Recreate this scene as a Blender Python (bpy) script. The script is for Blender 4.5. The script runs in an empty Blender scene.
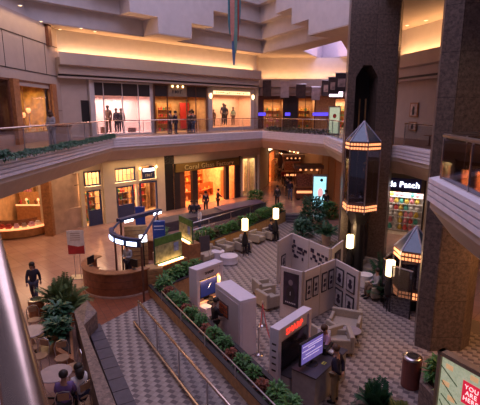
import bpy, bmesh, math, random
from mathutils import Vector, Matrix
from mathutils.geometry import tessellate_polygon
random.seed(7)
PI = math.pi; R = math.radians
scn = bpy.context.scene
COL = scn.collection

# ------------------------------------------------------------ camera
F = 430.0; PITCH = math.atan(91.5/430.0); EYE = 7.4
cam = bpy.data.cameras.new('camera'); camo = bpy.data.objects.new('camera', cam); COL.objects.link(camo)
camo.location = (0, 0, EYE); camo.rotation_euler = (PI/2-PITCH, 0, 0)
cam.sensor_fit = 'HORIZONTAL'; cam.sensor_width = 36; cam.lens = 36*F/480.0; cam.clip_start = .05; cam.clip_end = 400
scn.camera = camo
scn.view_settings.view_transform = 'Standard'; scn.view_settings.look = 'None'
scn.view_settings.exposure = 0.0; scn.view_settings.gamma = 1; scn.view_settings.use_curve_mapping = False

# ------------------------------------------------------------ sky
w = bpy.data.worlds.new('dusk_sky'); scn.world = w; w.use_nodes = True
bg = w.node_tree.nodes['Background']; bg.inputs[0].default_value = (.46, .39, .62, 1); bg.inputs[1].default_value = .19

def area(name, loc, size, power, col, rot=(0, 0, 0), sy=None, spread=None):
    l = bpy.data.lights.new(name, 'AREA'); l.energy = power; l.color = col
    if sy: l.shape = 'RECTANGLE'; l.size = size; l.size_y = sy
    else: l.size = size
    if spread: l.spread = spread
    o = bpy.data.objects.new(name, l); COL.objects.link(o); o.location = loc; o.rotation_euler = rot
    return o
WARM = (1.0, .62, .32); AMBER = (1.0, .50, .18); PINKW = (1.0, .70, .50)
# daylight falling through the skylight over the court
area('skylight', (-.5, 17, 23.5), 17, 3300, (.78, .66, .98), sy=27)
area('side_skylight', (7.9, 39.5, 15.6), 3, 250, (.80, .66, 1.0), sy=5)
# the downlights of the soffits over the two walks, as long strips
area('soffit_light_left', (-10.2, 20, 4.2), 1.5, 190, WARM, sy=14)
area('soffit_light_back', (-5.2, 30.6, 4.15), 8, 90, WARM, rot=(0, 0, R(45)), sy=.7)
area('soffit_light_corridor', (5.0, 46, 4.9), 4, 230, (1, .55, .3), sy=16)
area('walk_light_left', (-10.9, 22, 12.3), .8, 90, WARM, sy=12)
area('walk_light_back', (-4.2, 33.0, 12.2), 12, 60, PINKW, rot=(0, 0, R(45)), sy=.8)

# ------------------------------------------------------------ pixel on the photo -> point on a real floor level
def ray(px, py):
    x = (px-240)/F; y = -(py-202.5)/F
    c, s = math.cos(PITCH), math.sin(PITCH)
    return Vector((x, c+y*s, -s+y*c))
def at(px, py, z=0.0):
    d = ray(px, py); t = (z-EYE)/d.z
    return Vector((d.x*t, d.y*t, z))

# ------------------------------------------------------------ materials
MATS = {}
def M(name, col, rough=.6, metal=0., emit=None, es=0., noise=.12, ns=6., bump=0., spec=None):
    if name in MATS: return MATS[name]
    m = bpy.data.materials.new(name); m.use_nodes = True; nt = m.node_tree; b = nt.nodes['Principled BSDF']
    b.inputs['Roughness'].default_value = rough; b.inputs['Metallic'].default_value = metal
    if spec is not None: b.inputs['Specular IOR Level'].default_value = spec
    tc = nt.nodes.new('ShaderNodeTexCoord'); n = nt.nodes.new('ShaderNodeTexNoise'); n.inputs['Scale'].default_value = ns
    n.inputs['Detail'].default_value = 4
    nt.links.new(tc.outputs['Object'], n.inputs['Vector'])
    r = nt.nodes.new('ShaderNodeValToRGB')
    r.color_ramp.elements[0].position = .3; r.color_ramp.elements[1].position = .7
    a = [max(0, c*(1-noise)) for c in col]; c2 = [min(1, c*(1+noise)) for c in col]
    r.color_ramp.elements[0].color = (*a, 1); r.color_ramp.elements[1].color = (*c2, 1)
    nt.links.new(n.outputs['Fac'], r.inputs[0]); nt.links.new(r.outputs[0], b.inputs['Base Color'])
    if bump:
        bp = nt.nodes.new('ShaderNodeBump'); bp.inputs['Strength'].default_value = bump; bp.inputs['Distance'].default_value = .02
        nt.links.new(n.outputs['Fac'], bp.inputs['Height']); nt.links.new(bp.outputs[0], b.inputs['Normal'])
    if emit:
        b.inputs['Emission Color'].default_value = (*emit, 1); b.inputs['Emission Strength'].default_value = es
    MATS[name] = m; return m
def glass(name, tint=(.9, .95, .95), gl=.12, rough=.03):
    if name in MATS: return MATS[name]
    m = bpy.data.materials.new(name); m.use_nodes = True; nt = m.node_tree
    for n in list(nt.nodes):
        if n.type != 'OUTPUT_MATERIAL': nt.nodes.remove(n)
    out = [n for n in nt.nodes if n.type == 'OUTPUT_MATERIAL'][0]
    t = nt.nodes.new('ShaderNodeBsdfTransparent'); t.inputs[0].default_value = (*tint, 1)
    g = nt.nodes.new('ShaderNodeBsdfGlossy'); g.inputs['Roughness'].default_value = rough; g.inputs[0].default_value = (.9, .9, 1, 1)
    x = nt.nodes.new('ShaderNodeMixShader'); x.inputs[0].default_value = gl
    nt.links.new(t.outputs[0], x.inputs[1]); nt.links.new(g.outputs[0], x.inputs[2]); nt.links.new(x.outputs[0], out.inputs[0])
    MATS[name] = m; return m
def brick(name, c1, c2, mortar, scale, bw, bh, ms=.02, rough=.5, rot=0., bias=0., offset=.5, noise=.15, freq=2):
    m = bpy.data.materials.new(name); m.use_nodes = True; nt = m.node_tree; b = nt.nodes['Principled BSDF']
    tc = nt.nodes.new('ShaderNodeTexCoord'); mp = nt.nodes.new('ShaderNodeMapping'); mp.inputs['Rotation'].default_value = (0, 0, rot)
    k = nt.nodes.new('ShaderNodeTexBrick'); k.inputs['Color1'].default_value = (*c1, 1); k.inputs['Color2'].default_value = (*c2, 1)
    k.inputs['Mortar'].default_value = (*mortar, 1); k.inputs['Scale'].default_value = scale; k.inputs['Brick Width'].default_value = bw
    k.inputs['Row Height'].default_value = bh; k.inputs['Mortar Size'].default_value = ms; k.inputs['Bias'].default_value = bias; k.offset = offset
    k.offset_frequency = freq
    n = nt.nodes.new('ShaderNodeTexNoise'); n.inputs['Scale'].default_value = 1.3; n.inputs['Detail'].default_value = 6
    mx = nt.nodes.new('ShaderNodeMix'); mx.data_type = 'RGBA'; mx.blend_type = 'MULTIPLY'; mx.inputs[0].default_value = noise*3
    nt.links.new(tc.outputs['Object'], mp.inputs[0]); nt.links.new(mp.outputs[0], k.inputs['Vector']); nt.links.new(tc.outputs['Object'], n.inputs['Vector'])
    nt.links.new(k.outputs[0], mx.inputs[6]); nt.links.new(n.outputs['Fac'], mx.inputs[7]); nt.links.new(mx.outputs[2], b.inputs['Base Color'])
    b.inputs['Roughness'].default_value = rough
    MATS[name] = m; return m
def blocks(name, light, dk, mortar, bw, bh, rot, thr=.62):
    m = brick(name, (0,0,0), (1,1,1), (.25,.25,.25), 1, bw, bh, .012, .55, rot, 0, .5, .0)
    nt = m.node_tree; b = nt.nodes['Principled BSDF']; k = [n for n in nt.nodes if n.type == 'TEX_BRICK'][0]; n = [n for n in nt.nodes if n.type == 'TEX_NOISE'][0]
    r = nt.nodes.new('ShaderNodeValToRGB'); r.color_ramp.interpolation = 'CONSTANT'; e = r.color_ramp.elements
    e[0].position = 0; e[0].color = (*light,1); e[1].position = thr; e[1].color = (*dk,1); x = e.new(thr*.5); x.color = (*[c*.82 for c in light],1)
    nt.links.new(k.outputs[0], r.inputs[0]); mx = nt.nodes.new('ShaderNodeMix'); mx.data_type = 'RGBA'; mx.blend_type = 'MULTIPLY'; mx.inputs[0].default_value = .35
    nt.links.new(r.outputs[0], mx.inputs[6]); nt.links.new(n.outputs['Fac'], mx.inputs[7]); nt.links.new(mx.outputs[2], b.inputs['Base Color']); return m
def granite(name, col, rough=.35):
    m = bpy.data.materials.new(name); m.use_nodes = True; nt = m.node_tree; b = nt.nodes['Principled BSDF']
    tc = nt.nodes.new('ShaderNodeTexCoord'); v = nt.nodes.new('ShaderNodeTexNoise'); v.inputs['Scale'].default_value = 9; v.inputs['Detail'].default_value = 10
    v.inputs['Roughness'].default_value = .75
    r = nt.nodes.new('ShaderNodeValToRGB'); e = r.color_ramp.elements
    e[0].position = .36; e[0].color = (*[c*.45 for c in col], 1); e[1].position = .66; e[1].color = (*[c*1.7 for c in col], 1)
    x = e.new(.5); x.color = (*col, 1)
    k = nt.nodes.new('ShaderNodeTexBrick'); k.inputs['Scale'].default_value = 1; k.inputs['Brick Width'].default_value = 1.3; k.inputs['Row Height'].default_value = 1.3
    k.inputs['Mortar Size'].default_value = .008; k.offset = 0; k.inputs['Color1'].default_value = (1, 1, 1, 1); k.inputs['Color2'].default_value = (.85, .85, .85, 1); k.inputs['Mortar'].default_value = (.3, .3, .3, 1)
    cx = nt.nodes.new('ShaderNodeSeparateXYZ'); cb = nt.nodes.new('ShaderNodeCombineXYZ'); ad = nt.nodes.new('ShaderNodeMath'); ad.operation = 'ADD'
    nt.links.new(tc.outputs['Object'], cx.inputs[0]); nt.links.new(cx.outputs[0], ad.inputs[0]); nt.links.new(cx.outputs[1], ad.inputs[1])
    nt.links.new(ad.outputs[0], cb.inputs[0]); nt.links.new(cx.outputs[2], cb.inputs[1]); nt.links.new(cb.outputs[0], k.inputs['Vector'])
    nt.links.new(tc.outputs['Object'], v.inputs['Vector']); nt.links.new(v.outputs['Fac'], r.inputs[0])
    mx = nt.nodes.new('ShaderNodeMix'); mx.data_type = 'RGBA'; mx.blend_type = 'MULTIPLY'; mx.inputs[0].default_value = 1
    nt.links.new(r.outputs[0], mx.inputs[6]); nt.links.new(k.outputs[0], mx.inputs[7]); nt.links.new(mx.outputs[2], b.inputs['Base Color'])
    b.inputs['Roughness'].default_value = rough; MATS[name] = m; return m

plaster = M('plaster', (.48,.39,.34), .8, noise=.05, ns=2)
plaster_l = M('plaster_light', (.60,.56,.55), .8, noise=.05, ns=2)
ceilm = M('ceiling_plaster', (.50, .42, .36), .85, noise=.05, ns=2)
cream = M('cream_wall', (.72, .60, .42), .8, noise=.05, ns=2)
rib = M('ribbed_fascia', (.85,.80,.86), .6, noise=.06, ns=4)
beige = M('beige_panel', (.54,.44,.37), .7, noise=.06, ns=2)
wood = M('warm_wood', (.36, .15, .06), .45, noise=.3, ns=8)
woodl = M('light_wood', (.50,.27,.11), .5, noise=.22, ns=7)
woodd = M('dark_wood', (.16, .06, .035), .45, noise=.25, ns=8)
marble = M('marble', (.48, .33, .26), .3, noise=.18, ns=2)
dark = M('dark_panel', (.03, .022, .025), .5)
black = M('black_paint', (.012, .01, .012), .5)
steel = M('steel', (.62, .58, .58), .28, 1., noise=.05)
brass = M('brass_rail', (.72, .56, .46), .25, .9, noise=.1)
white = M('white_paint', (.78, .72, .80), .5, noise=.03)
offw = M('panel_fabric', (.70, .60, .56), .85, noise=.06, ns=20)
blue = M('blue_panel', (.03, .07, .36), .4)
navy = M('navy_trim', (.03, .04, .11), .5)
red = M('red_paint', (.45, .03, .03), .5)
leafg = M('leaf_green', (.06, .19, .04), .5, noise=.5, ns=5)
leafd = M('leaf_dark', (.03, .11, .05), .45, noise=.5, ns=5)
leafy = M('leaf_yellow', (.20, .22, .06), .5, noise=.4, ns=5)
leafr = M('leaf_red', (.22, .05, .02), .5, noise=.5, ns=5)
stem = M('stem_brown', (.10, .06, .03), .8)
soil = M('soil', (.03, .02, .015), .95, noise=.4, ns=20)
skinm = M('skin', (.50, .28, .20), .6, noise=.05)
hairm = M('hair_dark', (.025, .015, .01), .6)
uph = M('upholstery', (.42,.35,.28), .9, noise=.1, ns=25)
uphd = M('upholstery_dark', (.10, .07, .08), .9, noise=.1, ns=25)
gl = glass('clear_glass', (.88, .90, .92), .07)
gls = glass('shop_glass', (.97, .96, .95), .05)
gld = glass('smoky_glass', (.45, .45, .5), .16)
slate = M('slate_ledge', (.085,.068,.085), .5, noise=.15)
stone = granite('stone_wall', (.22, .15, .12), .5)
gran = granite('granite_tower', (.145,.105,.088), .38)
lampm = M('lamp_glow', (1, .85, .55), .5, emit=(1, .66, .30), es=4.5, noise=0)
bulb = M('bulb_glow', (1, .8, .5), .5, emit=(1, .6, .25), es=9, noise=0)
whiteglow = M('white_glow', (1, 1, 1), .5, emit=(.85, .88, 1), es=5, noise=0)
bluewhite = M('blue_white_glow', (1, 1, 1), .5, emit=(.55, .65, 1), es=5, noise=0)
redglow = M('red_glow', (1, .1, .05), .5, emit=(1, .05, .03), es=1.3, noise=0)
blueglow = M('blue_glow', (.1, .1, 1), .5, emit=(.12, .08, 1), es=1.1, noise=0)
amberglow = M('amber_glow', (1, .6, .3), .5, emit=(1, .36, .14), es=1.5, noise=0)
tilem = brick('concourse_tile', (.56, .33, .25), (.50, .28, .21), (.38, .23, .18), 1, .6, .6, .012, .20, R(45), noise=.12, offset=0)
tilered = brick('red_tile', (.40, .13, .06), (.33, .10, .05), (.2, .08, .05), 1, .3, .3, .01, .4, R(60), noise=.15, offset=0)
def paving():
    m = bpy.data.materials.new('patterned_paving'); m.use_nodes = True; nt = m.node_tree; b = nt.nodes['Principled BSDF']; N = nt.nodes.new; L = nt.links.new
    tc = N('ShaderNodeTexCoord'); mp = N('ShaderNodeMapping'); mp.inputs['Rotation'].default_value = (0,0,R(30)); L(tc.outputs['Object'], mp.inputs[0])
    sp = N('ShaderNodeSeparateXYZ'); L(mp.outputs[0], sp.inputs[0])
    def mt(op, a, bb=None):
        n = N('ShaderNodeMath'); n.operation = op
        for i,v in enumerate((a,bb)):
            if v is None: continue
            if isinstance(v,(int,float)): n.inputs[i].default_value = v
            else: L(v, n.inputs[i])
        return n.outputs[0]
    y = mt('DIVIDE', sp.outputs[1], .155); row = mt('FLOOR', y); fy = mt('FRACT', y)
    x = mt('ADD', mt('DIVIDE', sp.outputs[0], .46), mt('MULTIPLY', row, .37)); fx = mt('FRACT', x)
    dk = mt('MULTIPLY', mt('LESS_THAN', fx, .40), mt('MULTIPLY', mt('GREATER_THAN', fy, .08), mt('LESS_THAN', fy, .92)))
    l2 = mt('LESS_THAN', fx, .72)
    c = N('ShaderNodeMix'); c.data_type = 'RGBA'; L(l2, c.inputs[0]); c.inputs[6].default_value = (.47,.385,.34,1); c.inputs[7].default_value = (.38,.305,.27,1)
    c2 = N('ShaderNodeMix'); c2.data_type = 'RGBA'; L(dk, c2.inputs[0]); L(c.outputs[2], c2.inputs[6]); c2.inputs[7].default_value = (.165,.125,.125,1)
    n = N('ShaderNodeTexNoise'); n.inputs['Scale'].default_value = .9; n.inputs['Detail'].default_value = 5; L(tc.outputs['Object'], n.inputs['Vector'])
    c3 = N('ShaderNodeMix'); c3.data_type = 'RGBA'; c3.blend_type = 'MULTIPLY'; c3.inputs[0].default_value = .35; L(c2.outputs[2], c3.inputs[6]); L(n.outputs['Fac'], c3.inputs[7]); L(c3.outputs[2], b.inputs['Base Color'])
    b.inputs['Roughness'].default_value = .55; return m
pattm = paving()
upfl = brick('upper_floor_tile', (.32, .18, .14), (.28, .16, .12), (.2, .12, .1), 1, .6, .6, .012, .4, 0, noise=.1, offset=0)

# ------------------------------------------------------------ geometry helpers
class MB:
    def __init__(s): s.v = []; s.f = []
    def add(s, vs, fs, T=None):
        n = len(s.v); s.v += [tuple(T @ Vector(p)) if T else tuple(p) for p in vs]; s.f += [tuple(i+n for i in f) for f in fs]; return s
    def box(s, x0, x1, y0, y1, z0, z1, T=None):
        return s.add([(x0,y0,z0),(x1,y0,z0),(x1,y1,z0),(x0,y1,z0),(x0,y0,z1),(x1,y0,z1),(x1,y1,z1),(x0,y1,z1)],
                     [(0,3,2,1),(4,5,6,7),(0,1,5,4),(1,2,6,5),(2,3,7,6),(3,0,4,7)], T)
    def prism(s, poly, z0, z1, T=None):
        n = len(poly)
        a = sum(poly[i][0]*poly[(i+1)%n][1]-poly[(i+1)%n][0]*poly[i][1] for i in range(n))
        if a < 0: poly = poly[::-1]
        vs = [(p[0],p[1],z0) for p in poly]+[(p[0],p[1],z1) for p in poly]
        tri = tessellate_polygon([[Vector((p[0],p[1],0)) for p in poly]])
        fs = []
        for t in tri:
            (ax,ay),(bx,by),(cx,cy) = [poly[i][:2] for i in t]
            if (bx-ax)*(cy-ay)-(cx-ax)*(by-ay) < 0: t = t[::-1]
            fs.append(tuple(i+n for i in t)); fs.append(tuple(t[::-1]))
        fs += [(i,(i+1)%n,(i+1)%n+n,i+n) for i in range(n)]
        return s.add(vs, fs, T)
    def tube(s, pts, r, n=8, T=None, cap=True):
        pts = [Vector(p) for p in pts]; rs = r if isinstance(r, (list, tuple)) else [r]*len(pts)
        vs = []; up = Vector((0,0,1))
        for i,p in enumerate(pts):
            d = (pts[min(i+1,len(pts)-1)]-pts[max(i-1,0)]).normalized()
            a = d.cross(up if abs(d.z) < .95 else Vector((0,1,0))).normalized(); b = d.cross(a)
            vs += [p+(a*math.cos(2*PI*k/n)+b*math.sin(2*PI*k/n))*rs[i] for k in range(n)]
        fs = [(i*n+k, i*n+(k+1)%n, (i+1)*n+(k+1)%n, (i+1)*n+k) for i in range(len(pts)-1) for k in range(n)]
        if cap: fs += [tuple(range(n))[::-1], tuple(range((len(pts)-1)*n, len(pts)*n))]
        return s.add(vs, fs, T)
    def lathe(s, prof, n=20, T=None):
        vs = [(r*math.cos(2*PI*k/n), r*math.sin(2*PI*k/n), z) for r,z in prof for k in range(n)]
        m = len(prof)
        fs = [(i*n+k, i*n+(k+1)%n, (i+1)*n+(k+1)%n, (i+1)*n+k) for i in range(m-1) for k in range(n)]
        fs += [tuple(range(n))[::-1], tuple(range((m-1)*n, m*n))]
        return s.add(vs, fs, T)
    def blob(s, c, r, sx=1, sy=1, sz=1, n=12, m=7):
        vs = [(c[0],c[1],c[2]-r*sz)]
        for i in range(1, m):
            a = -PI/2+PI*i/m
            vs += [(c[0]+r*sx*math.cos(a)*math.cos(2*PI*k/n), c[1]+r*sy*math.cos(a)*math.sin(2*PI*k/n), c[2]+r*sz*math.sin(a)) for k in range(n)]
        vs.append((c[0],c[1],c[2]+r*sz)); L = len(vs)-1
        fs = [(0,1+(k+1)%n,1+k) for k in range(n)]+[(L,L-n+k,L-n+(k+1)%n) for k in range(n)]
        fs += [(1+i*n+k,1+i*n+(k+1)%n,1+(i+1)*n+(k+1)%n,1+(i+1)*n+k) for i in range(m-2) for k in range(n)]
        return s.add(vs, fs)
    def build(s, name, mat, parent=None, loc=(0,0,0), rz=0., bevel=0., smooth=False, lab=None, kind=None):
        me = bpy.data.meshes.new(name); me.from_pydata([tuple(v) for v in s.v], [], s.f); me.update()
        if smooth:
            for p in me.polygons: p.use_smooth = True
        me.materials.append(mat)
        o = bpy.data.objects.new(name, me); COL.objects.link(o); o.location = loc; o.rotation_euler = (0,0,rz)
        if parent: o.parent = parent
        if bevel:
            b = o.modifiers.new('bevel', 'BEVEL'); b.width = bevel; b.segments = 2; b.limit_method = 'ANGLE'
        if lab: o['label'] = lab
        if kind: o['kind'] = kind
        return o
def box(name, mat, parent, *a, **k): return MB().box(*a).build(name, mat, parent, **k)
def T3(loc=(0,0,0), rz=0, rx=0, ry=0, sc=1):
    return Matrix.Translation(loc) @ Matrix.Rotation(rz,4,'Z') @ Matrix.Rotation(ry,4,'Y') @ Matrix.Rotation(rx,4,'X') @ Matrix.Scale(sc,4)
def thing(name, label, cat, loc=(0,0,0), rz=0., group=None):
    o = bpy.data.objects.new(name, None); COL.objects.link(o); o.empty_display_size = .2
    o.location = loc; o.rotation_euler = (0,0,rz); o['label'] = label; o['category'] = cat
    if group: o['group'] = group
    return o
def tag(o, label, cat, group=None, kind=None):
    o['label'] = label; o['category'] = cat
    if group: o['group'] = group
    if kind: o['kind'] = kind
    return o
KIDS = {}
def dup(root, loc, rz=0., label=None, group=None, sc=None, skip=()):
    def cp(o, par):
        c = o.copy(); COL.objects.link(c)
        if par: c.parent = par
        for ch in o.children:
            if ch.name.split('.')[0] not in skip: cp(ch, c)
        return c
    r = cp(root, None); r.location = loc; r.rotation_euler = (0,0,rz)
    if sc: r.scale = (sc,)*3 if not isinstance(sc, tuple) else sc
    if label: r['label'] = label
    if group: r['group'] = group
    return r
def struct(name, mb, mat, **k): return mb.build(name, mat, kind='structure', **k)
def text(name, body, size, mat, parent, loc, rot, ext=.01, align='CENTER', sx=1.):
    c = bpy.data.curves.new(name, 'FONT'); c.body = body; c.size = size; c.extrude = ext; c.space_character = 1.12; c.align_x = align; c.align_y = 'CENTER'
    tmp = bpy.data.objects.new('tmp', c); COL.objects.link(tmp); bpy.context.view_layer.update()
    me = bpy.data.meshes.new_from_object(tmp.evaluated_get(bpy.context.evaluated_depsgraph_get())); bpy.data.objects.remove(tmp)
    me.materials.clear(); me.materials.append(mat); o = bpy.data.objects.new(name, me); COL.objects.link(o); o.parent = parent
    o.location = loc; o.rotation_euler = rot; o.scale = (sx,1,1); return o
def sweep(poly, prof, closed=False):
    """poly: plan points; prof: (offset to the left-hand normal turned inward, z)"""
    n = len(poly); P = [Vector((p[0],p[1])) for p in poly]; nr = []
    for i in range(n):
        ds = []
        if i > 0: ds.append((P[i]-P[i-1]).normalized())
        if i < n-1: ds.append((P[i+1]-P[i]).normalized())
        ns = [Vector((d.y,-d.x)) for d in ds]
        m = sum(ns, Vector((0,0)));
        if len(ns) == 2: m = m/(1+ns[0].dot(ns[1]))
        nr.append(m)
    mb = MB(); k = len(prof); vs = []
    for i in range(n):
        for o,z in prof: vs.append((P[i].x+nr[i].x*o, P[i].y+nr[i].y*o, z))
    fs = [(i*k+j, i*k+(j+1)%k, (i+1)*k+(j+1)%k, (i+1)*k+j) for i in range(n-1) for j in range(k)]
    fs += [tuple(range(k))[::-1], tuple(range((n-1)*k, n*k))]
    return mb.add(vs, fs)
def offset_poly(poly, o):
    P = [Vector(p) for p in poly]; out = []
    for i in range(len(P)):
        ds = []
        if i > 0: ds.append((P[i]-P[i-1]).normalized())
        if i < len(P)-1: ds.append((P[i+1]-P[i]).normalized())
        ns = [Vector((d.y,-d.x)) for d in ds]; m = sum(ns, Vector((0,0)))
        if len(ns) == 2: m = m/(1+ns[0].dot(ns[1]))
        out.append((P[i].x+m.x*o, P[i].y+m.y*o))
    return out

# ============================================================ FLOORS
ZC = -.5      # the sunken court
def tri_fill(outer, holes, z, name, mat):
    polys = [[Vector((p[0],p[1],0)) for p in outer]]+[[Vector((p[0],p[1],0)) for p in h] for h in holes]
    flat = [p for q in polys for p in q]; tri = tessellate_polygon(polys); fs = []
    for t in tri:
        a,b,c = [flat[i] for i in t]
        fs.append(tuple(t) if (b-a).cross(c-a).z > 0 else tuple(t[::-1]))
    mb = MB(); mb.add([(p.x,p.y,z) for p in flat], fs); return struct(name, mb, mat)
court = [(-3.65,17.1),(1.9,7.6),(2.6,4.0),(9.5,4.0),(9.5,13.0),(6.9,16.5),(7.9,20.6),(7.3,24.0),(6.2,27.4),(4.9,31.1),(3.3,31.1),(-1.9,24.0)]
tri_fill([(-18,-2),(16,-2),(16,75),(-18,75)], [court], 0, 'floor', tilem)
struct('floor_court', MB().prism(court, ZC-.2, ZC), pattm)
sd = MB()
for i in range(len(court)):
    a, b = court[i], court[(i+1) % len(court)]
    sd.add([(a[0],a[1],ZC),(b[0],b[1],ZC),(b[0],b[1],0),(a[0],a[1],0)], [(0,1,2,3)])
struct('floor_court_edge', sd, beige)
struct('floor_patterned_walk', MB().prism([(-4.97,13.82),(-3.55,16.2),(1.9,7.1),(1.2,5.0),(-.4,5.0)], -.05, .006), pattm)
struct('floor_red_border', MB().prism([(-7.0,17.1),(-5.6,13.9),(-4.97,13.82),(-3.55,16.2),(-3.6,18.2),(-4.5,18.4)], -.05, .004), tilered)
struct('floor_kiosk_mat', MB().prism([tuple(at(137,272)[:2]),tuple(at(150,271)[:2]),tuple(at(153,264)[:2]),tuple(at(143,263)[:2])], 0, .012), black)

# upper floor, edge polyline (railing line)
E = [(.85,-1.7),(-8.3,13.2),(-8.1,27.0),(1.9,36.9),(6.0,30.0),(5.75,23.6),(7.9,21.2),(8.2,18.0),(8.2,13.6),(7.0,12.25),(5.04,10.7),(4.5,7.0),(4.1,-1.6)]
ZU = 5.7
slab = E+[(12.2,-1.6),(12.2,21.5),(10.2,29.3),(11.5,44.0),(1.7,44.0),(1.5,41.5),(-11.5,28.5),(-11.5,-1.6)]
struct('floor_upper', MB().prism(slab, 5.45, ZU), upfl)
struct('ceiling_lower_soffit', MB().prism(offset_poly(E,-.35)+slab[len(E):], 4.3, 4.42), ceilm)
prof = [(-.3,5.74),(.25,5.74)]
z = 5.74
for i in range(4): prof += [(.25,z-.11),(.16,z-.125),(.16,z-.15)] if i < 3 else [(.25,z-.12)]; z -= .15; prof += [(.25,z)] if i < 3 else []
prof += [(-.3,5.17)]
struct('trim_ribbed_fascia', sweep(E, prof), rib)
struct('trim_fascia_underside', sweep(E, [(-.4,5.20),(.16,5.20),(.18,4.98),(-.36,4.3),(-.5,4.3)]), beige)

# railings
def railing(pts, label, h=1.07, glassm=gl, hm=brass, z0=ZU+.04, r=.035, posts=2.2, off=0):
    t = thing('glass_railing', label, 'railing', (pts[0][0],pts[0][1],z0))
    o = Vector((pts[0][0],pts[0][1],0)); P = [Vector((p[0],p[1],0))-o for p in pts]
    MB().tube([p+Vector((0,0,h)) for p in P], r, 10).build('handrail', hm, t, smooth=True)
    for a,b in zip(P[:-1], P[1:]):
        L = (b-a).length; d = (b-a).normalized(); n = max(1, round(L/posts)); ang = math.atan2(d.y,d.x)
        for i in range(n):
            p = a+d*(L*i/n)
            MB().box(.02,L/n-.02,-.008,.008,.02,h-.08).build('glass_panel', glassm, t, loc=p, rz=ang)
            MB().box(-.012,.012,-.02,.02,0,h-.02).build('post', steel, t, loc=p, rz=ang)
    return t
railing([(1.045,-1.6),(-8.395,13.5)], 'long brass handrail with glass running away from the viewpoint along the near upper walk', r=.043)
railing([(-8.1,14.15),(-8.1,27)], 'upper railing with glass in front of the left wall of shops, above the ivy')
railing([(-8.0,27.1),(1.85,36.85)], 'upper railing with glass in front of the three lit dress shop windows')
railing([(2.0,36.7),(5.95,30.1)], 'upper railing with glass before the far recessed shops and their plants')
railing([(5.98,29.9),(5.8,24)], 'short upper railing beside the banner pillar behind the glass lift')
railing([(7.95,21.0),(8.2,18.0),(8.2,13.8)], 'upper railing between the two granite towers')
railing([(6.9,12.15),(5.04,10.7),(4.5,7.0),(4.1,-1.4)], 'upper railing with wide steel handrail on the balcony by the right tower', hm=steel, glassm=gld, r=.05, posts=1.5)

# ============================================================ UPPER WALLS
ZT = 12.4
def wallbox(name, p0, p1, z0, z1, mat, th=.2, side=1):
    a = Vector((p0[0],p0[1],0)); b = Vector((p1[0],p1[1],0)); L = (b-a).length
    o = MB().box(0,L,0,th*side,z0,z1) if side > 0 else MB().box(0,L,th*side,0,z0,z1)
    return struct(name, o, mat, loc=a, rz=math.atan2((b-a).y,(b-a).x))
D45 = R(45); q = math.sqrt(.5)
def diag(k, s, t=0.):   # point s metres along line y = x + k, t metres behind it
    return (s*q - t*q, k + s*q + t*q)
# left wall upper with panel grooves
wallbox('wall_left', (-11.5,-1.6), (-11.5,28.5), 9.0, ZT, plaster, .3)
for (y0,y1) in ((-1.6,15.5),(26.75,28.5)):
    wallbox('wall_left_pier', (-11.5,y0), (-11.5,y1), ZU, 9.0, plaster, .3)
wallbox('wall_left_plinth', (-11.5,15.5), (-11.5,26.75), ZU, 6.25, marble, .3)
g = MB()
for y in [14,16,18,20,22,24,26.6]: g.box(-11.5,-11.485,y,y+.03,9.55,11.3)
g.box(-11.5,-11.48,5,28.4,9.5,9.55); g.box(-11.5,-11.48,5,28.4,11.25,11.3); g.box(-11.5,-11.485,26.8,28.4,7.4,7.43)
struct('trim_left_wall_joints', g, dark)
struct('trim_left_pilaster', MB().box(-11.5,-11.3,26.9,27.3,11.2,ZT), woodd)
# ceiling ring
OP = [(-10.3,-1.6),(-10.3,25.2),(1.5,37.2),(6.6,27.0),(6.6,21.5),(6.4,17.5),(5.6,12.0),(5.0,-1.6)]
outer = [(13.5,-1.6),(13.5,21.5),(11.6,30.0),(12.5,52.0),(1.0,52.0),(1.0,41.5),(-12.0,28.8),(-12.0,-1.6)]
hole = [(5.35,38.6),(7.35,33.0),(10.3,42.0),(8.2,45.0)]
def ring(outer_poly, holes, z0, z1, name, mat):
    polys = [[Vector((p[0],p[1],0)) for p in outer_poly]]+[[Vector((p[0],p[1],0)) for p in h] for h in holes]
    flat = [p for qq in polys for p in qq]; tri = tessellate_polygon(polys); mb = MB(); n = len(flat); fs = []
    for t in tri:
        a,b,c = [flat[i] for i in t]
        if (b-a).cross(c-a).z < 0: t = t[::-1]
        fs += [tuple(i+n for i in t), tuple(t[::-1])]
    k = 0
    for qq in polys:
        m = len(qq); fs += [(k+i, k+(i+1)%m, k+(i+1)%m+n, k+i+n) for i in range(m)]; k += m
    mb.add([(p.x,p.y,z0) for p in flat]+[(p.x,p.y,z1) for p in flat], fs); return struct(name, mb, mat)
def notched(Ls, Rr):
    """opening line with the corners (-10.3,25.2) and (1.5,37.2) pushed outward by Rr within Ls of the corner"""
    pts = [OP[0]]
    for ci in (1,2):
        A, Cn, B = Vector(OP[ci-1]), Vector(OP[ci]), Vector(OP[ci+1])
        d1 = (A-Cn).normalized(); d2 = (B-Cn).normalized()
        n1 = Vector((d1.y,-d1.x)); n2 = Vector((-d2.y,d2.x))
        if n1.dot(d2) > 0: n1 = -n1
        if n2.dot(d1) > 0: n2 = -n2
        if Rr > 0:
            a = Cn+d1*Ls; b = Cn+d2*Ls; mid = (n1+n2)/(1+n1.dot(n2))*Rr
            pts += [tuple(a), tuple(a+n1*Rr-d1*.01), tuple(Cn+mid), tuple(b+n2*Rr-d2*.01), tuple(b)]
        else: pts.append(tuple(Cn))
    return pts+OP[3:]
ring(notched(7.0,1.8)+outer, [hole], ZT, ZT+.08, 'ceiling', ceilm)
lev = [(ZT+.08,13.45,7.0,1.8),(13.45,14.6,4.9,1.2),(14.6,15.8,2.7,.6),(15.8,21,0,0)]
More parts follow.
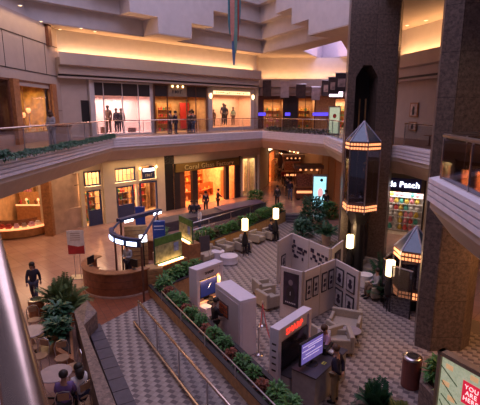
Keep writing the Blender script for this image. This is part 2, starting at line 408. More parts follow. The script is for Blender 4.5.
for i,(z0,z1,L,rr) in enumerate(lev):
    poly = notched(L,rr)
    struct('ceiling_coffer', MB().prism(poly+[(9.0,-1.6),(9.0,27.5),(3.0,40.5),(1.5,41.5),(-13.2,27.5),(-13.2,-1.6)], z0, z1), plaster_l)
hl = MB()
for i in range(4):
    a,b = hole[i],hole[(i+1)%4]; hl.add([(a[0],a[1],ZT),(b[0],b[1],ZT),(b[0],b[1],16.),(a[0],a[1],16.)], [(0,1,2,3)])
struct('ceiling_light_well', hl, white)
# canopies with their coves
def canopy(name, poly, z0, mat=plaster, back=1.35):
    struct(name, sweep(poly, [(-back,z0),(-.45,z0),(-.45,z0+.12),(-.5,z0+.12),(-.5,z0+.24),(-.32,z0+.24),(-.32,z0+.72),(0,z0+.78),(0,z0+1.5),(-.08,z0+1.5),(-.08,z0+1.2),(-back,z0+1.2)]), mat)
canopy('trim_canopy_back', [diag(38.6,-15.6), diag(38.6,2.75)], 9.45)
canopy('trim_canopy_far', [(1.9,42.0),(11.4,42.0)], 8.85)
canopy('trim_canopy_right', [(9.2,29.5),(10.0,25.8),(10.5,23.6),(11.0,21.4),(11.1,12)], 9.2)
struct('trim_canopy_gap', sweep([diag(38.6,-15.6), diag(38.6,2.75)], [(-.46,9.57),(-.44,9.57),(-.44,9.67),(-.46,9.67)]), dark)
struct('trim_canopy_gap_right', sweep([(9.2,29.5),(10.0,25.8),(10.5,23.6),(11.0,21.4)], [(-.46,9.32),(-.40,9.32),(-.40,9.45),(-.46,9.45)]), dark)
def cove(p0, p1, z, power, col=(1.0,.50,.20)):
    a = Vector(p0); b = Vector(p1); L = (b-a).length; c = (a+b)/2
    area('cove_light', (c.x,c.y,z), L, power, col, rot=(PI,0,math.atan2((b-a).y,(b-a).x)), sy=.25)
cove(diag(38.6,-15.2,.75), diag(38.6,2.6,.75), 10.95, 270)
cove((2.0,42.6), (11.0,42.6), 10.3, 170)
cove((10.0,28.9), (11.8,21.8), 10.65, 170)
wallbox('wall_back', diag(40,-16.4), diag(40,2.4), 9.45, ZT, plaster_l, .2)
wallbox('wall_far', (1.6,43.1), (12.4,43.1), 8.8, ZT, plaster_l, .2)
wallbox('wall_right_cove', (10.25,29.4), (12.3,21.4), 10.2, ZT, plaster_l, .2)
wallbox('wall_right_upper', (10.2,29.3), (12.2,21.5), ZU, 10.2, plaster, .2)
wallbox('wall_right_far', (12.2,21.5), (12.2,-1.6), 0, ZT, beige, .2)
wallbox('wall_right_end', (12.4,44), (10.2,29.3), ZU, ZT, beige, .2)
wallbox('wall_canopy_end', (1.5,41.5), (1.6,44), ZU, ZT, plaster, .2, -1)
# small recessed ceiling lamps
dl = thing('recessed_ceiling_lamp', 'small round recessed ceiling lamp over the upper walks', 'ceiling lamp', (*at(41,21,ZT)[:2], ZT-.03), group='recessed lamps in the upper ceiling')
MB().lathe([(.13,0),(.13,.03),(.09,.03)], 14).build('trim_ring', white, dl); MB().lathe([(.07,-.004),(.07,.01)], 12).build('bulb', lampm, dl)
for px,py in ((60,29),(81,28),(95,31),(407,25),(426,20),(20,5)):
    p = at(px,py,ZT); dup(dl, (p.x,p.y,ZT-.03))

# ============================================================ PERSON
def skin_mesh(name, V, Ed, rad, root=0, levels=1):
    me = bpy.data.meshes.new(name); me.from_pydata(V, Ed, []); o = bpy.data.objects.new(name, me); COL.objects.link(o)
    o.modifiers.new('s','SKIN'); sv = me.skin_vertices[0].data
    for i,r in enumerate(rad): sv[i].radius = (r,r) if not isinstance(r, tuple) else r; sv[i].use_root = (i == root)
    ss = o.modifiers.new('u','SUBSURF'); ss.levels = levels; ss.render_levels = levels
    bpy.context.view_layer.update(); dg = bpy.context.evaluated_depsgraph_get()
    m2 = bpy.data.meshes.new_from_object(o.evaluated_get(dg)); bpy.data.objects.remove(o)
    for p in m2.polygons: p.use_smooth = True
    return m2
J0 = dict(pel=(0,0,.94), wai=(0,0,1.10), che=(0,0,1.28), nec=(0,-.01,1.45), hd0=(0,.01,1.55), hd1=(0,.02,1.63), hd2=(0,.01,1.69),
  LS=(-.17,0,1.39), LE=(-.23,-.02,1.12), LW=(-.24,.05,.88), LH=(-.24,.07,.80), RS=(.17,0,1.39), RE=(.23,-.02,1.12), RW=(.24,.05,.88), RH=(.24,.07,.80),
  LP=(-.09,0,.88), LK=(-.10,.02,.49), LA=(-.10,-.01,.09), LT=(-.11,.14,.04), RP=(.09,0,.88), RK=(.10,.02,.49), RA=(.10,-.01,.09), RT=(.11,.14,.04))
UP = ['pel','wai','che','nec','hd0','hd1','hd2','LS','LE','LW','LH','RS','RE','RW','RH','LP','RP']
POSES = {
 'stand': {},
 'walk': dict(LK=(-.10,.16,.50), LA=(-.10,.24,.11), LT=(-.11,.38,.08), RK=(.10,-.04,.50), RA=(.10,-.28,.13), RT=(.11,-.18,.05), LE=(-.22,-.12,1.13), LW=(-.23,-.14,.90), LH=(-.23,-.13,.82), RE=(.22,.07,1.13), RW=(.20,.22,.95), RH=(.19,.28,.90)),
 'behind': dict(LE=(-.25,-.10,1.13), LW=(-.08,-.17,.97), LH=(.0,-.19,.95), RE=(.25,-.10,1.13), RW=(.08,-.17,.95), RH=(.01,-.20,.92), hd1=(0,.05,1.62), hd2=(0,.05,1.69)),
 'reach': dict(LE=(-.20,.12,1.18), LW=(-.14,.33,1.12), LH=(-.12,.41,1.12), RE=(.20,.12,1.16), RW=(.13,.33,1.08), RH=(.11,.41,1.08), hd1=(0,.07,1.62), hd2=(0,.08,1.68)),
 'hold': dict(LE=(-.22,.03,1.13), LW=(-.08,.22,1.14), LH=(-.02,.26,1.16), RE=(.22,.03,1.13), RW=(.10,.22,1.12), RH=(.04,.26,1.14), hd1=(0,.06,1.61), hd2=(0,.07,1.68)),
 'sit': dict(drop=-.42, LK=(-.12,.42,.52), LA=(-.12,.45,.09), LT=(-.13,.60,.04), RK=(.12,.42,.52), RA=(.12,.45,.09), RT=(.13,.60,.04), LE=(-.22,.08,.72), LW=(-.12,.28,.66), LH=(-.09,.35,.66), RE=(.22,.08,.72), RW=(.12,.28,.66), RH=(.09,.35,.66)),
}
def person(loc, rz, label, pose='stand', top=dark, bottom=navy, hair=hairm, near=False, sc=1., long_hair=False, name='person', sleeves=True, skirt=False, group=None, skin=None, bald=False):
    skin = skin or skinm
    J = {k: list(v) for k,v in J0.items()}; P = POSES[pose]; dr = P.get('drop', 0)
    if dr:
        for k in UP: J[k][2] += dr
    for k,v in P.items():
        if k != 'drop': J[k] = list(v)
    RD = dict(pel=.125,wai=.115,che=.135,nec=.052,hd0=.072,hd1=.098,hd2=.068,LS=.062,LE=.042,LW=.030,LH=.034,LP=.085,LK=.058,LA=.042,LT=.036)
    for k in list(RD):
        if k[0] == 'L': RD['R'+k[1:]] = RD[k]
    order = list(J); idx = {k:i for i,k in enumerate(order)}
    ed = [('pel','wai'),('wai','che'),('che','nec'),('nec','hd0'),('hd0','hd1'),('hd1','hd2')]
    for s in 'LR': ed += [('che',s+'S'),(s+'S',s+'E'),(s+'E',s+'W'),(s+'W',s+'H'),('pel',s+'P'),(s+'P',s+'K'),(s+'K',s+'A'),(s+'A',s+'T')]
    V = [tuple(J[k]) for k in order]; Ed = [(idx[a],idx[b]) for a,b in ed]; rad = [RD[k]*(.92 if k not in ('hd0','hd1','hd2','nec','LH','RH') else 1) for k in order]
    if near:   # five fingers on each hand and a nose
        for s in 'LR':
            Wv = Vector(J[s+'W']); Hv = Vector(J[s+'H']); d = (Hv-Wv).normalized(); sd = d.cross(Vector((0,1,0)) if abs(d.y) < .8 else Vector((0,0,1))).normalized(); cu = sd.cross(d)
            for k,(off,ln) in enumerate(((-.032,.06),(-.011,.075),(.011,.072),(.031,.056))):
                a = Hv+sd*off+d*.02; b = a+d*ln*.55+cu*.008; c = b+d*ln*.4+cu*.022
                n = len(V); V += [tuple(a),tuple(b),tuple(c)]; rad += [.010,.009,.007]; Ed += [(idx[s+'H'],n),(n,n+1),(n+1,n+2)]
            a = Hv-d*.02-sd*.045; b = a-sd*.018+d*.035+cu*.015
            n = len(V); V += [tuple(a),tuple(b)]; rad += [.011,.009]; Ed += [(idx[s+'H'],n),(n,n+1)]
    t = thing(name, label, 'person', loc, rz, group); t.scale = (sc,sc,sc)
    def mesh(nm, V, Ed, rad, mat, lv=1):
        m = skin_mesh(nm, V, Ed, rad, 0, lv); m.materials.append(mat); o = bpy.data.objects.new(nm, m); COL.objects.link(o); o.parent = t; return o
    mesh('body', V, Ed, rad, skin)
    def sub(nm, keys, eds, extra, mat):
        ii = {k:i for i,k in enumerate(keys)}
        mesh(nm, [tuple(J[k]) for k in keys], [(ii[a],ii[b]) for a,b in eds], [RD[k]+extra for k in keys], mat)
    ks = ['wai','pel','che','LS','LE','RS','RE']; es = [('pel','wai'),('wai','che'),('che','LS'),('LS','LE'),('che','RS'),('RS','RE')]
    if sleeves: ks += ['LW','RW']; es += [('LE','LW'),('RE','RW')]
    sub('shirt', ks, es, .018, top)
    sub('trousers', ['pel','LP','LK','LA','RP','RK','RA'], [('pel','LP'),('LP','LK'),('LK','LA'),('pel','RP'),('RP','RK'),('RK','RA')], .02, bottom)
    for s in 'LR':
        a = Vector(J[s+'A']); b = Vector(J[s+'T']); mb = MB(); c = (a+b)/2
        mb.tube([a-(b-a).normalized()*.05-Vector((0,0,.03)), c-Vector((0,0,.01)), b+(b-a).normalized()*.02], [.045,.052,.035], 8).build('shoe', black, t, smooth=True)
    h = Vector(J['hd1'])
    if not bald:
        hb = MB(); hb.blob((h.x,h.y-.022,h.z+.035), .112, 1, 1.02, .95)
        if long_hair: hb.tube([(h.x,h.y-.05,h.z+.02),(h.x,h.y-.085,h.z-.12),(h.x,h.y-.08,h.z-.26)], [.10,.115,.07], 10)
        hb.build('hair', hair, t, smooth=True)
    if near:
        MB().tube([(h.x,h.y+.09,h.z+.0),(h.x,h.y+.118,h.z-.03),(h.x,h.y+.095,h.z-.04)], [.008,.014,.01], 6).build('nose', skin, t, smooth=True)
        for s in (-1,1): MB().blob((h.x+s*.034,h.y+.088,h.z+.004), .011, n=8, m=5).build('eye', black, t)
        MB().box(h.x-.024,h.x+.024,h.y+.086,h.y+.098,h.z-.072,h.z-.062).build('mouth', red, t)
        for s in (-1,1): MB().blob((h.x+s*.098,h.y+.0,h.z-.01), .026, .45, .8, 1.1, 8, 5).build('ear', skin, t, smooth=True)
    return t
cl_pink = M('cloth_pink', (.62,.38,.55), .9); cl_grey = M('cloth_grey', (.35,.33,.34), .9); cl_khaki = M('cloth_khaki', (.30,.22,.12), .9)
cl_navy = M('cloth_navy', (.025,.02,.04), .9); cl_white = M('cloth_white', (.75,.72,.72), .9); cl_brown = M('cloth_brown', (.14,.08,.05), .9); cl_red = M('cloth_red', (.4,.04,.04), .9); cl_jean = M('cloth_jean', (.08,.10,.18), .9)
mannm = M('mannequin_dark', (.05,.035,.035), .5)
hair_br = M('hair_brown', (.10,.045,.02), .6)

# ============================================================ SHOPS
prod_cols = [M('goods_%s' % n, c, .5) for n,c in (('red',(.5,.05,.05)),('cream',(.7,.55,.35)),('gold',(.7,.4,.08)),('green',(.08,.3,.12)),('blue',(.08,.12,.4)),('pink',(.7,.25,.35)),('brown',(.2,.08,.03)))]
def to_shop(loc, rz): return Matrix.Translation(loc) @ Matrix.Rotation(rz,4,'Z')
def shop(label, loc, rz, W, H, D, wall, power, col, header=None, hmat=dark, mull=(), frame=dark, fw=.12, sill=0., pane=True, floor=None, light_z=None):
    """x along the front, y into the shop, z from its floor"""
    t = thing('storefront', label, 'storefront', loc, rz)
    MB().box(0,W,D,D+.08,0,H).box(-.08,0,0,D,0,H).box(W,W+.08,0,D,0,H).build('wall_shop_interior', wall, loc=loc, rz=rz, kind='structure')
    MB().box(0,W,0,D,H,H+.08).build('ceiling_shop', ceilm, loc=loc, rz=rz, kind='structure')
    MB().box(0,W,0,D,-.02,max(.02,sill)).build('floor_shop', floor or wall, loc=loc, rz=rz, kind='structure')
    fr = MB().box(0,fw,-.06,.06,0,H).box(W-fw,W,-.06,.06,0,H).box(0,W,-.06,.06,H-fw,H)
    if sill: fr.box(0,W,-.07,.05,0,sill)
    fr.build('frame', frame, t)
    top = H
    if header:
        top = H-header; MB().box(fw,W-fw,-.03,.05,top,H-.02).build('header_panel', hmat, t)
    mu = MB()
    for x in mull: mu.box(x-.03,x+.03,-.05,.05,0,H)
    if mull: mu.build('mullion', frame, t)
    if pane:
        xs = [fw]+list(mull)+[W-fw]
        for a,b in zip(xs[:-1],xs[1:]): MB().box(a+.03,b-.03,-.008,.008,max(sill,.02),top).build('window_pane', gls, t)
    T = to_shop(loc, rz); p = T @ Vector((W/2, D*.5, (light_z or top)-.12))
    area('shop_light', p, W*.8, power, col, rot=(0,0,rz), sy=D*.6)
    return t
def put(fn, T, x, y, z, rz0, *a, **k):
    p = T @ Vector((x,y,z)); return fn((p.x,p.y,p.z), rz0, *a, **k)

def letter_marks(par, mat, x0, x1, y, z0, z1, n):
    rnd = random.Random(n); g = MB()
    for i in range(n):
        a = x0+(x1-x0)*i/n; w_ = (x1-x0)/n*.62; g.box(a,a+w_*.3,y,y+.012,z0,z1); g.box(a,a+w_,y,y+.012,z1-(z1-z0)*rnd.choice((.2,.6,1.)),z1-(z1-z0)*rnd.choice((.2,.6,1.))+(z1-z0)*.2)
    return g.build('sign_lettering', mat, par)
# ---- upper back shops on line y = x + 40
uz = ZU
def U(s): x,y = diag(40,s); return (x,y,uz)
wallbox('wall_back_pier', diag(40,-16.3), diag(40,-14.5), uz, 9.45, plaster, .25)
MB().box(0,.55,-.04,.02,0,1.5).build('trim_dark_niche', black, loc=(*diag(40,-15.0)[:2],uz+.9), rz=D45, kind='structure')
struct('trim_back_column', MB().box(-.28,.0,-.22,.1,0,3.75), plaster_l, loc=U(-14.15), rz=D45)
pinkw = M('pink_display_wall', (.85,.66,.62), .8, noise=.03); tanw = M('tan_display_wall', (.55,.34,.17), .8, noise=.2, ns=3); peach = M('peach_display_wall', (.82,.55,.38), .8, noise=.08)
u1 = shop('upper dress shop with wide pink lit window and black header, left of the three', U(-14.1), D45, 4.6, 3.7, 2.0, pinkw, 210, (1,.66,.62), header=.95, mull=(.75,2.2,3.5), frame=plaster_l, fw=.1, sill=.12)
wallbox('wall_back_pier', diag(40,-9.5), diag(40,-9.25), uz, 9.45, plaster_l, .2)
u2 = shop('upper brown shop with open doorway between dark header panels, middle of the three', U(-9.25), D45, 5.3, 3.7, 2.6, tanw, 150, (1,.60,.30), header=.9, mull=(1.25,3.15,4.1), frame=woodd, fw=.1, pane=False)
box('sign_panel', M('sign_tan',(.30,.22,.15),.6), u2, 1.3,3.1,-.09,-.03,2.8,3.65)
letter_marks(u2, dark, 1.7,2.7,-.11,3.05,3.3,4)
for x in (1.7,2.2,2.7): MB().lathe([(.02,0),(.07,.08),(.03,.16)],10).build('sign_lamp', bulb, u2, loc=(x,-.14,3.5))
MB().box(4.15,5.15,2.2,2.25,.2,2.4).build('red_backdrop', red, u2)
struct('wall_back_pier', MB().box(0,1.35,0,.25,0,3.75), plaster, loc=U(-4.95+.95), rz=D45) if False else None
wallbox('wall_back_pier', diag(40,-5.3+1.35), diag(40,-3.8), uz, 9.45, plaster, .25)
u3 = shop('upper dress shop with peach lit window inside a pale frame, right of the three', U(-3.8), D45, 5.6, 3.65, 2.0, peach, 190, (1,.60,.38), header=.62, hmat=plaster_l, mull=(), frame=plaster_l, fw=.42, sill=.3)
lt = MB()
box('light_box', M('sign_box_glow',(1,.8,.5),.5,emit=(1,.62,.28),es=2.2,noise=.3,ns=3), u3, .55,5.0,-.10,-.03,3.12,3.38)
letter_marks(u3, woodd, .8,4.8,-.125,3.17,3.33,16)
for x in (.2,5.4): MB().lathe([(.02,0),(.09,.1),(.09,.3),(.02,.4)],10).build('wall_lamp', bulb, u3, loc=(x,-.14,2.75))
wallbox('wall_back_pier', diag(40,1.8), diag(40,2.2), uz, 9.45, plaster, .25)

# ---- upper far shops on line y = 43
def fshop(label, x0, x1, wall, power, col, **k): return shop(label, (x0,43.1,uz), 0, x1-x0, 3.1, 2.5, wall, power, col, **k)
wallbox('wall_far_pier', (1.7,43.05), (2.2,43.05), uz, 8.85, woodd, .2)
fshop('far upper shop with bright tan doorway under the beam, left of the purple strip', 2.2, 4.3, tanw, 60, (1,.6,.35), header=.3, hmat=woodd, frame=woodd, mull=(1.0,), pane=False)
wallbox('wall_far_pier', (4.3,42.9), (5.6,42.9), uz, 8.85, dark, .3)
fshop('far upper shop with a narrow lit door beside the dark pier', 5.6, 7.4, tanw, 45, (1,.6,.35), header=.2, hmat=woodd, frame=woodd, mull=(.8,), pane=False)
wallbox('wall_far_pier', (7.4,42.9), (9.2,42.9), uz, 8.85, woodl, .3)
fshop('far upper shop with a white lit doorway behind the poster stand', 9.2, 11.3, peach, 90, (1,.75,.5), header=.25, hmat=woodd, frame=woodd, mull=(), pane=False)
for i,(a,b) in enumerate(((1.8,2.5),(4.4,4.9),(7.1,9.0))):
    tag(MB().box(a,b,42.78,42.92,6.95,7.25).build('neon_strip', blueglow), ['violet neon strip left of the far bright doorway','violet neon strip on the far dark pier','long violet neon strip on the far tan pier'][i], 'neon light', 'violet neon strips of the far upper shop')
# hanging banners on the canopy
banmat = M('banner_dark', (.05,.03,.03), .8, noise=.5, ns=3); banl = M('banner_pale', (.42,.34,.34), .8, noise=.2, ns=3)
def banner(px, py, Y, wd, ht, mat, label, inner=None):
    d = ray(px,py); t_ = Y/d.y; p = Vector((d.x*t_, Y, EYE+d.z*t_))
    t = thing('hanging_banner', label, 'banner', (p.x,p.y,p.z-ht), group='banners along the far canopy')
    MB().box(-wd/2,wd/2,-.015,.015,0,ht).build('banner_cloth', mat, t); MB().tube([(-wd/2-.05,0,ht),(wd/2+.05,0,ht)],.03,6).build('banner_rod', steel, t)
    if inner: MB().box(-wd*.3,wd*.3,-.03,-.016,ht*.25,ht*.7).build('banner_picture', inner, t)
    MB().tube([(0,0,ht),(0,.75,ht)],.02,6).build('bracket', steel, t)
banner(267,80,41.5,.8,1.5,banmat,'dark narrow banner at the corner of the canopy, first of the far row')
banner(285,81,41.4,.8,1.5,banl,'pale banner on the far canopy between two dark ones')
banner(301,84,41.4,.9,1.25,banmat,'dark banner in the middle of the far canopy row')
banner(316,87,41.4,.8,1.2,banl,'pale short banner on the far canopy left of the picture banners')
picm = M('banner_portrait', (.40,.26,.22), .7, noise=.6, ns=4)
for i,(px,py,Y,wd,ht) in enumerate(((327,80,27.5,.62,.95),(334,77,25.5,.62,.95),(342,73,23.5,.66,.95))):
    banner(px,py,Y,wd,ht,banmat,['dark portrait banner farthest from the tower','dark portrait banner between two others near the tower','dark portrait banner right beside the granite tower'][i], picm)
struct('trim_banner_beam', MB().tube([(5.55,28.2,8.55),(5.75,22.8,8.55)],.07,8), steel)
# sign, poster stand, person by the right
t = thing('hanging_sign', 'small glowing white hanging sign beneath the portrait banners', 'sign', (5.85,27.0,8.25)); MB().box(-.4,.4,-.06,.06,0,.3).build('light_panel', M('sign_pinkwhite',(1,.9,1),.5,emit=(1,.75,.95),es=3,noise=0), t); MB().tube([(-.3,0,.3),(-.3,0,.6)],.015,5).tube([(.3,0,.3),(.3,0,.6)],.015,5).build('hanger', steel, t)
t = thing('poster_stand', 'upright backlit poster with red emblem on the far upper walk', 'poster stand', (6.75,31.4,uz)); MB().box(-.42,.42,-.08,.08,0,2.05).build('case', steel, t)
MB().box(-.36,.36,-.10,-.085,.12,1.95).build('poster', M('poster_green',(.55,.62,.45),.5,emit=(.6,.7,.45),es=.55,noise=.2), t); MB().blob((0,-.11,1.35),.13,1,.15,1.2).build('emblem', red, t)

# ---- upper left shop (wall x = -11.5): x' runs along -y... local x = +y
LR = PI/2
def UL(y): return (-11.5,y,uz)
goldw = M('gold_display_wall', (.55,.33,.10), .6, noise=.5, ns=3)
t = shop('upper jewellery window with gold display between brown pilasters on the left wall', (-11.5,22.95,uz+.55), LR, 3.8, 2.75, 1.6, goldw, 60, (1,.62,.25), frame=woodd, fw=.1, header=.3, hmat=plaster)
for y in (22.2,26.75,): struct('trim_wood_pilaster', MB().box(-11.62,-11.3,y-.0,y+.62,uz,9.0), wood)
t = shop('upper dim brown shop window at the left edge, beyond the brown pilaster', (-11.5,15.6,uz+.55), LR, 6.5, 2.75, 1.6, woodd, 6, WARM, frame=woodd, fw=.1, mull=(2.2,4.4))
# a display candelabra of glass lamps in that window
for i,(dy,h) in enumerate(((.9,1.15),(1.55,.7),(2.2,.95))):
    t = thing('glass_lamp', ['tall glass lamp in the upper gold window, left','low glass lamp in the middle of the upper gold window','glass lamp in the upper gold window, right'][i], 'lamp', (-12.1,22.95+dy,uz+.58), group='glass lamps in the upper gold window')
    MB().lathe([(.16,0),(.05,.06),(.04,h),(.08,h+.05)],12).build('stem', brass, t, smooth=True); MB().lathe([(.05,h+.04),(.12,h+.15),(.13,h+.27),(.08,h+.34)],14).build('lamp_shade', amberglow, t, smooth=True)
pr = thing('gift_box', 'small glossy goods lined along the ledge of the upper gold window', 'goods', (-11.8,23.3,uz+.58), group='goods in the upper gold window'); MB().box(-.08,.08,-.1,.1,0,.16).build('carton', M('goods_glow',(.9,.7,.35),.4), pr); MB().box(-.085,.085,-.02,.02,0,.165).build('ribbon', red, pr)
for i in range(1,9): dup(pr, (-11.8+.1*(i%2),23.3+.38*i,uz+.58), .3*i)
# information pillar (small plinth by the railing)
t = thing('litter_bin', 'brown square litter bin beside the woman at the upper railing', 'bin', (-8.9,21.9,uz)); MB().box(-.32,.32,-.32,.32,0,.95).build('body', marble, t, bevel=.02); MB().box(-.34,.34,-.34,.34,.95,1.0).build('lid', woodd, t)

# mannequins in windows
man0 = person((0,0,0),0,'x','stand',dark,dark,name='shop_mannequin',skin=mannm,hair=mannm)
def mannequin(T, x, y, z, label, sc=1., mats=None, g=None):
    p = T @ Vector((x,y,z)); o = dup(man0, tuple(p), random.uniform(-.4,.4)+PI-D45*0, label, g); o['category'] = 'mannequin'; o.scale = (sc,)*3
    if mats:
        for c in o.children:
            n = c.name.split('.')[0]
            m = {'shirt':mats[0],'trousers':mats[1]}.get(n)
            if m: c.data = c.data.copy(); c.data.materials[0] = m
    return o
T1 = to_shop(U(-14.1), D45)
mannequin(T1,1.45,.8,.15,'tall brown-coated mannequin, left in the wide pink upper window',1.12,(cl_brown,cl_brown),'mannequins in the pink window')
mannequin(T1,2.05,.7,.15,'dark dressed mannequin in the middle of the pink upper window',1.0,(cl_navy,cl_navy),'mannequins in the pink window')
mannequin(T1,2.5,.8,.15,'dark dressed mannequin, right in the wide pink upper window',1.0,(dark,cl_navy),'mannequins in the pink window')
T3_ = to_shop(U(-3.8), D45)
mannequin(T3_,1.3,.8,.35,'brown dressed mannequin, leftmost in the peach upper window',.85,(cl_brown,cl_brown),'mannequins in the peach window')
mannequin(T3_,2.5,.8,.55,'tall dark dressed mannequin in the peach upper window',1.05,(cl_navy,dark),'mannequins in the peach window')
mannequin(T3_,2.9,1.0,.45,'second tall dark mannequin close beside another in the peach window',1.05,(dark,dark),'mannequins in the peach window')
mannequin(T3_,3.7,.8,.4,'green dressed mannequin, rightmost in the peach upper window',.95,(M('cloth_green',(.3,.4,.25),.9),cl_brown),'mannequins in the peach window')
T2 = to_shop(U(-9.25), D45)
mannequin(T2,.6,1.2,.1,'brown mannequin left of the doorway of the upper brown shop',1.0,(cl_brown,dark),'mannequins in the brown shop')
mannequin(T2,4.6,1.2,.1,'red dressed mannequin by the red backdrop of the upper brown shop',1.0,(cl_red,dark),'mannequins in the brown shop')
for o in list(man0.children): bpy.data.objects.remove(o)
bpy.data.objects.remove(man0)
# gift boxes low in the pink window, plants in the others
gb = thing('gift_bag', 'small dark gift bag standing low in the wide pink upper window', 'bag', tuple(T1@Vector((3.1,.6,.14))), D45, 'bags in the pink window'); MB().box(-.16,.16,-.1,.1,0,.34).build('bag_body', woodd, gb); MB().tube([(-.07,0,.34),(-.05,0,.44),(.05,0,.44),(.07,0,.34)],.008,5).build('handle', brass, gb)
dup(gb, tuple(T1@Vector((.9,.5,.14))), D45, sc=1.3); dup(gb, tuple(T1@Vector((3.4,.7,.14))), D45)

# ============================================================ LOWER FACADES (line y = x + 37.2)
KL = 37.2
def Lw(s, t=0.): x,y = diag(KL,s,t); return (x,y,0)
wallbox('wall_bulkhead', Lw(-14.8), Lw(2.6), 3.55, 4.35, beige, .3)
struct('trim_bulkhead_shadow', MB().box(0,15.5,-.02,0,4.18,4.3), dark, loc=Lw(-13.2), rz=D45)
# left marble wall running away
wallbox('wall_lower_left_marble', (-11.45,25.9), (-10.45,27.6), 0, 4.35, marble, .25, -1) if False else None
struct('wall_lower_left', MB().prism([(-11.5,25.2),(-11.3,25.2),(-10.35,27.3),(-10.6,27.6),(-11.9,27.6)],0,4.35), marble)
struct('trim_marble_ledge', MB().prism([(-11.28,25.75),(-11.15,25.7),(-10.3,27.15),(-10.42,27.25)],0,1.35), marble)
struct('trim_wood_column', MB().box(-11.75,-11.25,24.95,25.6,0,4.35), wood)
struct('trim_cream_column', MB().box(-12.2,-11.75,25.6,26.0,0,4.35), cream)
struct('trim_marble_joints', MB().prism([(-11.27,25.62),(-11.25,25.62),(-10.32,27.28),(-10.34,27.3)],2.75,2.79), dark)
# facade of the blue shop with lattice windows
wallbox('wall_cream_facade', Lw(-14.4), Lw(-8.6), 0, 3.6, cream, .18) if False else None
fc = MB()
def sl(s): return (s+14.4)
W0 = -14.4
segs = [(-14.4,-14.15,0,4.3),(-14.15,-12.95,2.35,2.6),(-14.15,-12.95,3.65,4.3),(-12.95,-12.0,0,4.3),(-12.0,-10.35,2.35,2.6),(-12.0,-10.35,3.65,4.3),(-10.35,-10.1,2.35,4.3),(-10.35,-10.2,0,2.4),(-10.1,-8.5,2.45,2.6),(-10.1,-8.5,3.65,4.3),(-8.65,-7.9,0,4.3)]
for a,b,z0,z1 in segs: fc.box(a-W0,b-W0,-.02,.2,z0,z1)
fc.box(-12.9-W0,-12.05-W0,-.22,-.02,0,4.3)
struct('wall_cream_facade', fc, cream, loc=Lw(W0), rz=D45)
shelfglow = M('window_warm_goods', (.75,.42,.16), .6, noise=.7, ns=7)
def lattice(label, s0, s1, z0, z1, nx, nz, lower=False):
    t = thing('lattice_window', label, 'window', Lw(s0), D45, 'lattice windows of the blue shop'); W = s1-s0
    MB().box(0,.09,-.06,.05,z0,z1).box(W-.09,W,-.06,.05,z0,z1).box(0,W,-.06,.05,z1-.09,z1).box(0,W,-.06,.05,z0,z0+.09).build('frame', navy, t)
    m = MB()
    for i in range(1,nx): m.box(W*i/nx-.012,W*i/nx+.012,-.03,.02,z0,z1)
    for i in range(1,nz): m.box(0,W,-.03,.02,z0+(z1-z0)*i/nz-.012,z0+(z1-z0)*i/nz+.012)
    m.build('glazing_bars', navy, t); MB().box(.05,W-.05,-.004,.004,z0,z1).build('pane', gls, t)
    if lower: MB().box(0,W,-.08,.04,0,z0).build('stall_riser', M('riser_blue',(.035,.05,.13),.5), t)
    return t
lattice('small lattice window above the narrow blue display, left',-14.15,-13.0,2.65,3.6,4,2)
lattice('small lattice window above the wide blue display, middle',-12.0,-10.4,2.65,3.6,5,2)
lattice('narrow tall lit display window with blue base, left of the column',-14.0,-13.05,.95,2.35,2,3,True)
lattice('wide lit display window with blue base, right of the column',-11.9,-10.6,.95,2.35,3,3,True)
t = thing('shop_door', 'lit glazed doorway with blue frame under a small lit sign', 'door', Lw(-10.1), D45)
MB().box(0,.1,-.08,.05,0,2.45).box(1.35,1.45,-.08,.05,0,2.45).box(0,1.45,-.08,.05,2.35,2.45).build('frame', navy, t); MB().box(.1,.7,-.02,.0,.02,2.35).build('door_leaf', gls, t); MB().tube([(.64,-.06,.9),(.64,-.06,1.3)],.02,6).build('handle', brass, t)
t = thing('shop_sign', 'small square sign lit by two lamps above the blue shop doorway', 'sign', Lw(-9.95), D45); MB().box(.05,1.1,-.16,-.06,2.65,3.45).build('board', navy, t); MB().box(.12,1.03,-.175,-.16,3.2,3.4).build('light_strip', whiteglow, t)
letter_marks(t, cream, .3,.9,-.18,2.82,3.02,4)
for x in (-.1,1.25): MB().lathe([(.02,0),(.07,.1),(.03,.2)],10).build('lamp', bulb, t, loc=(x,-.15,3.35))
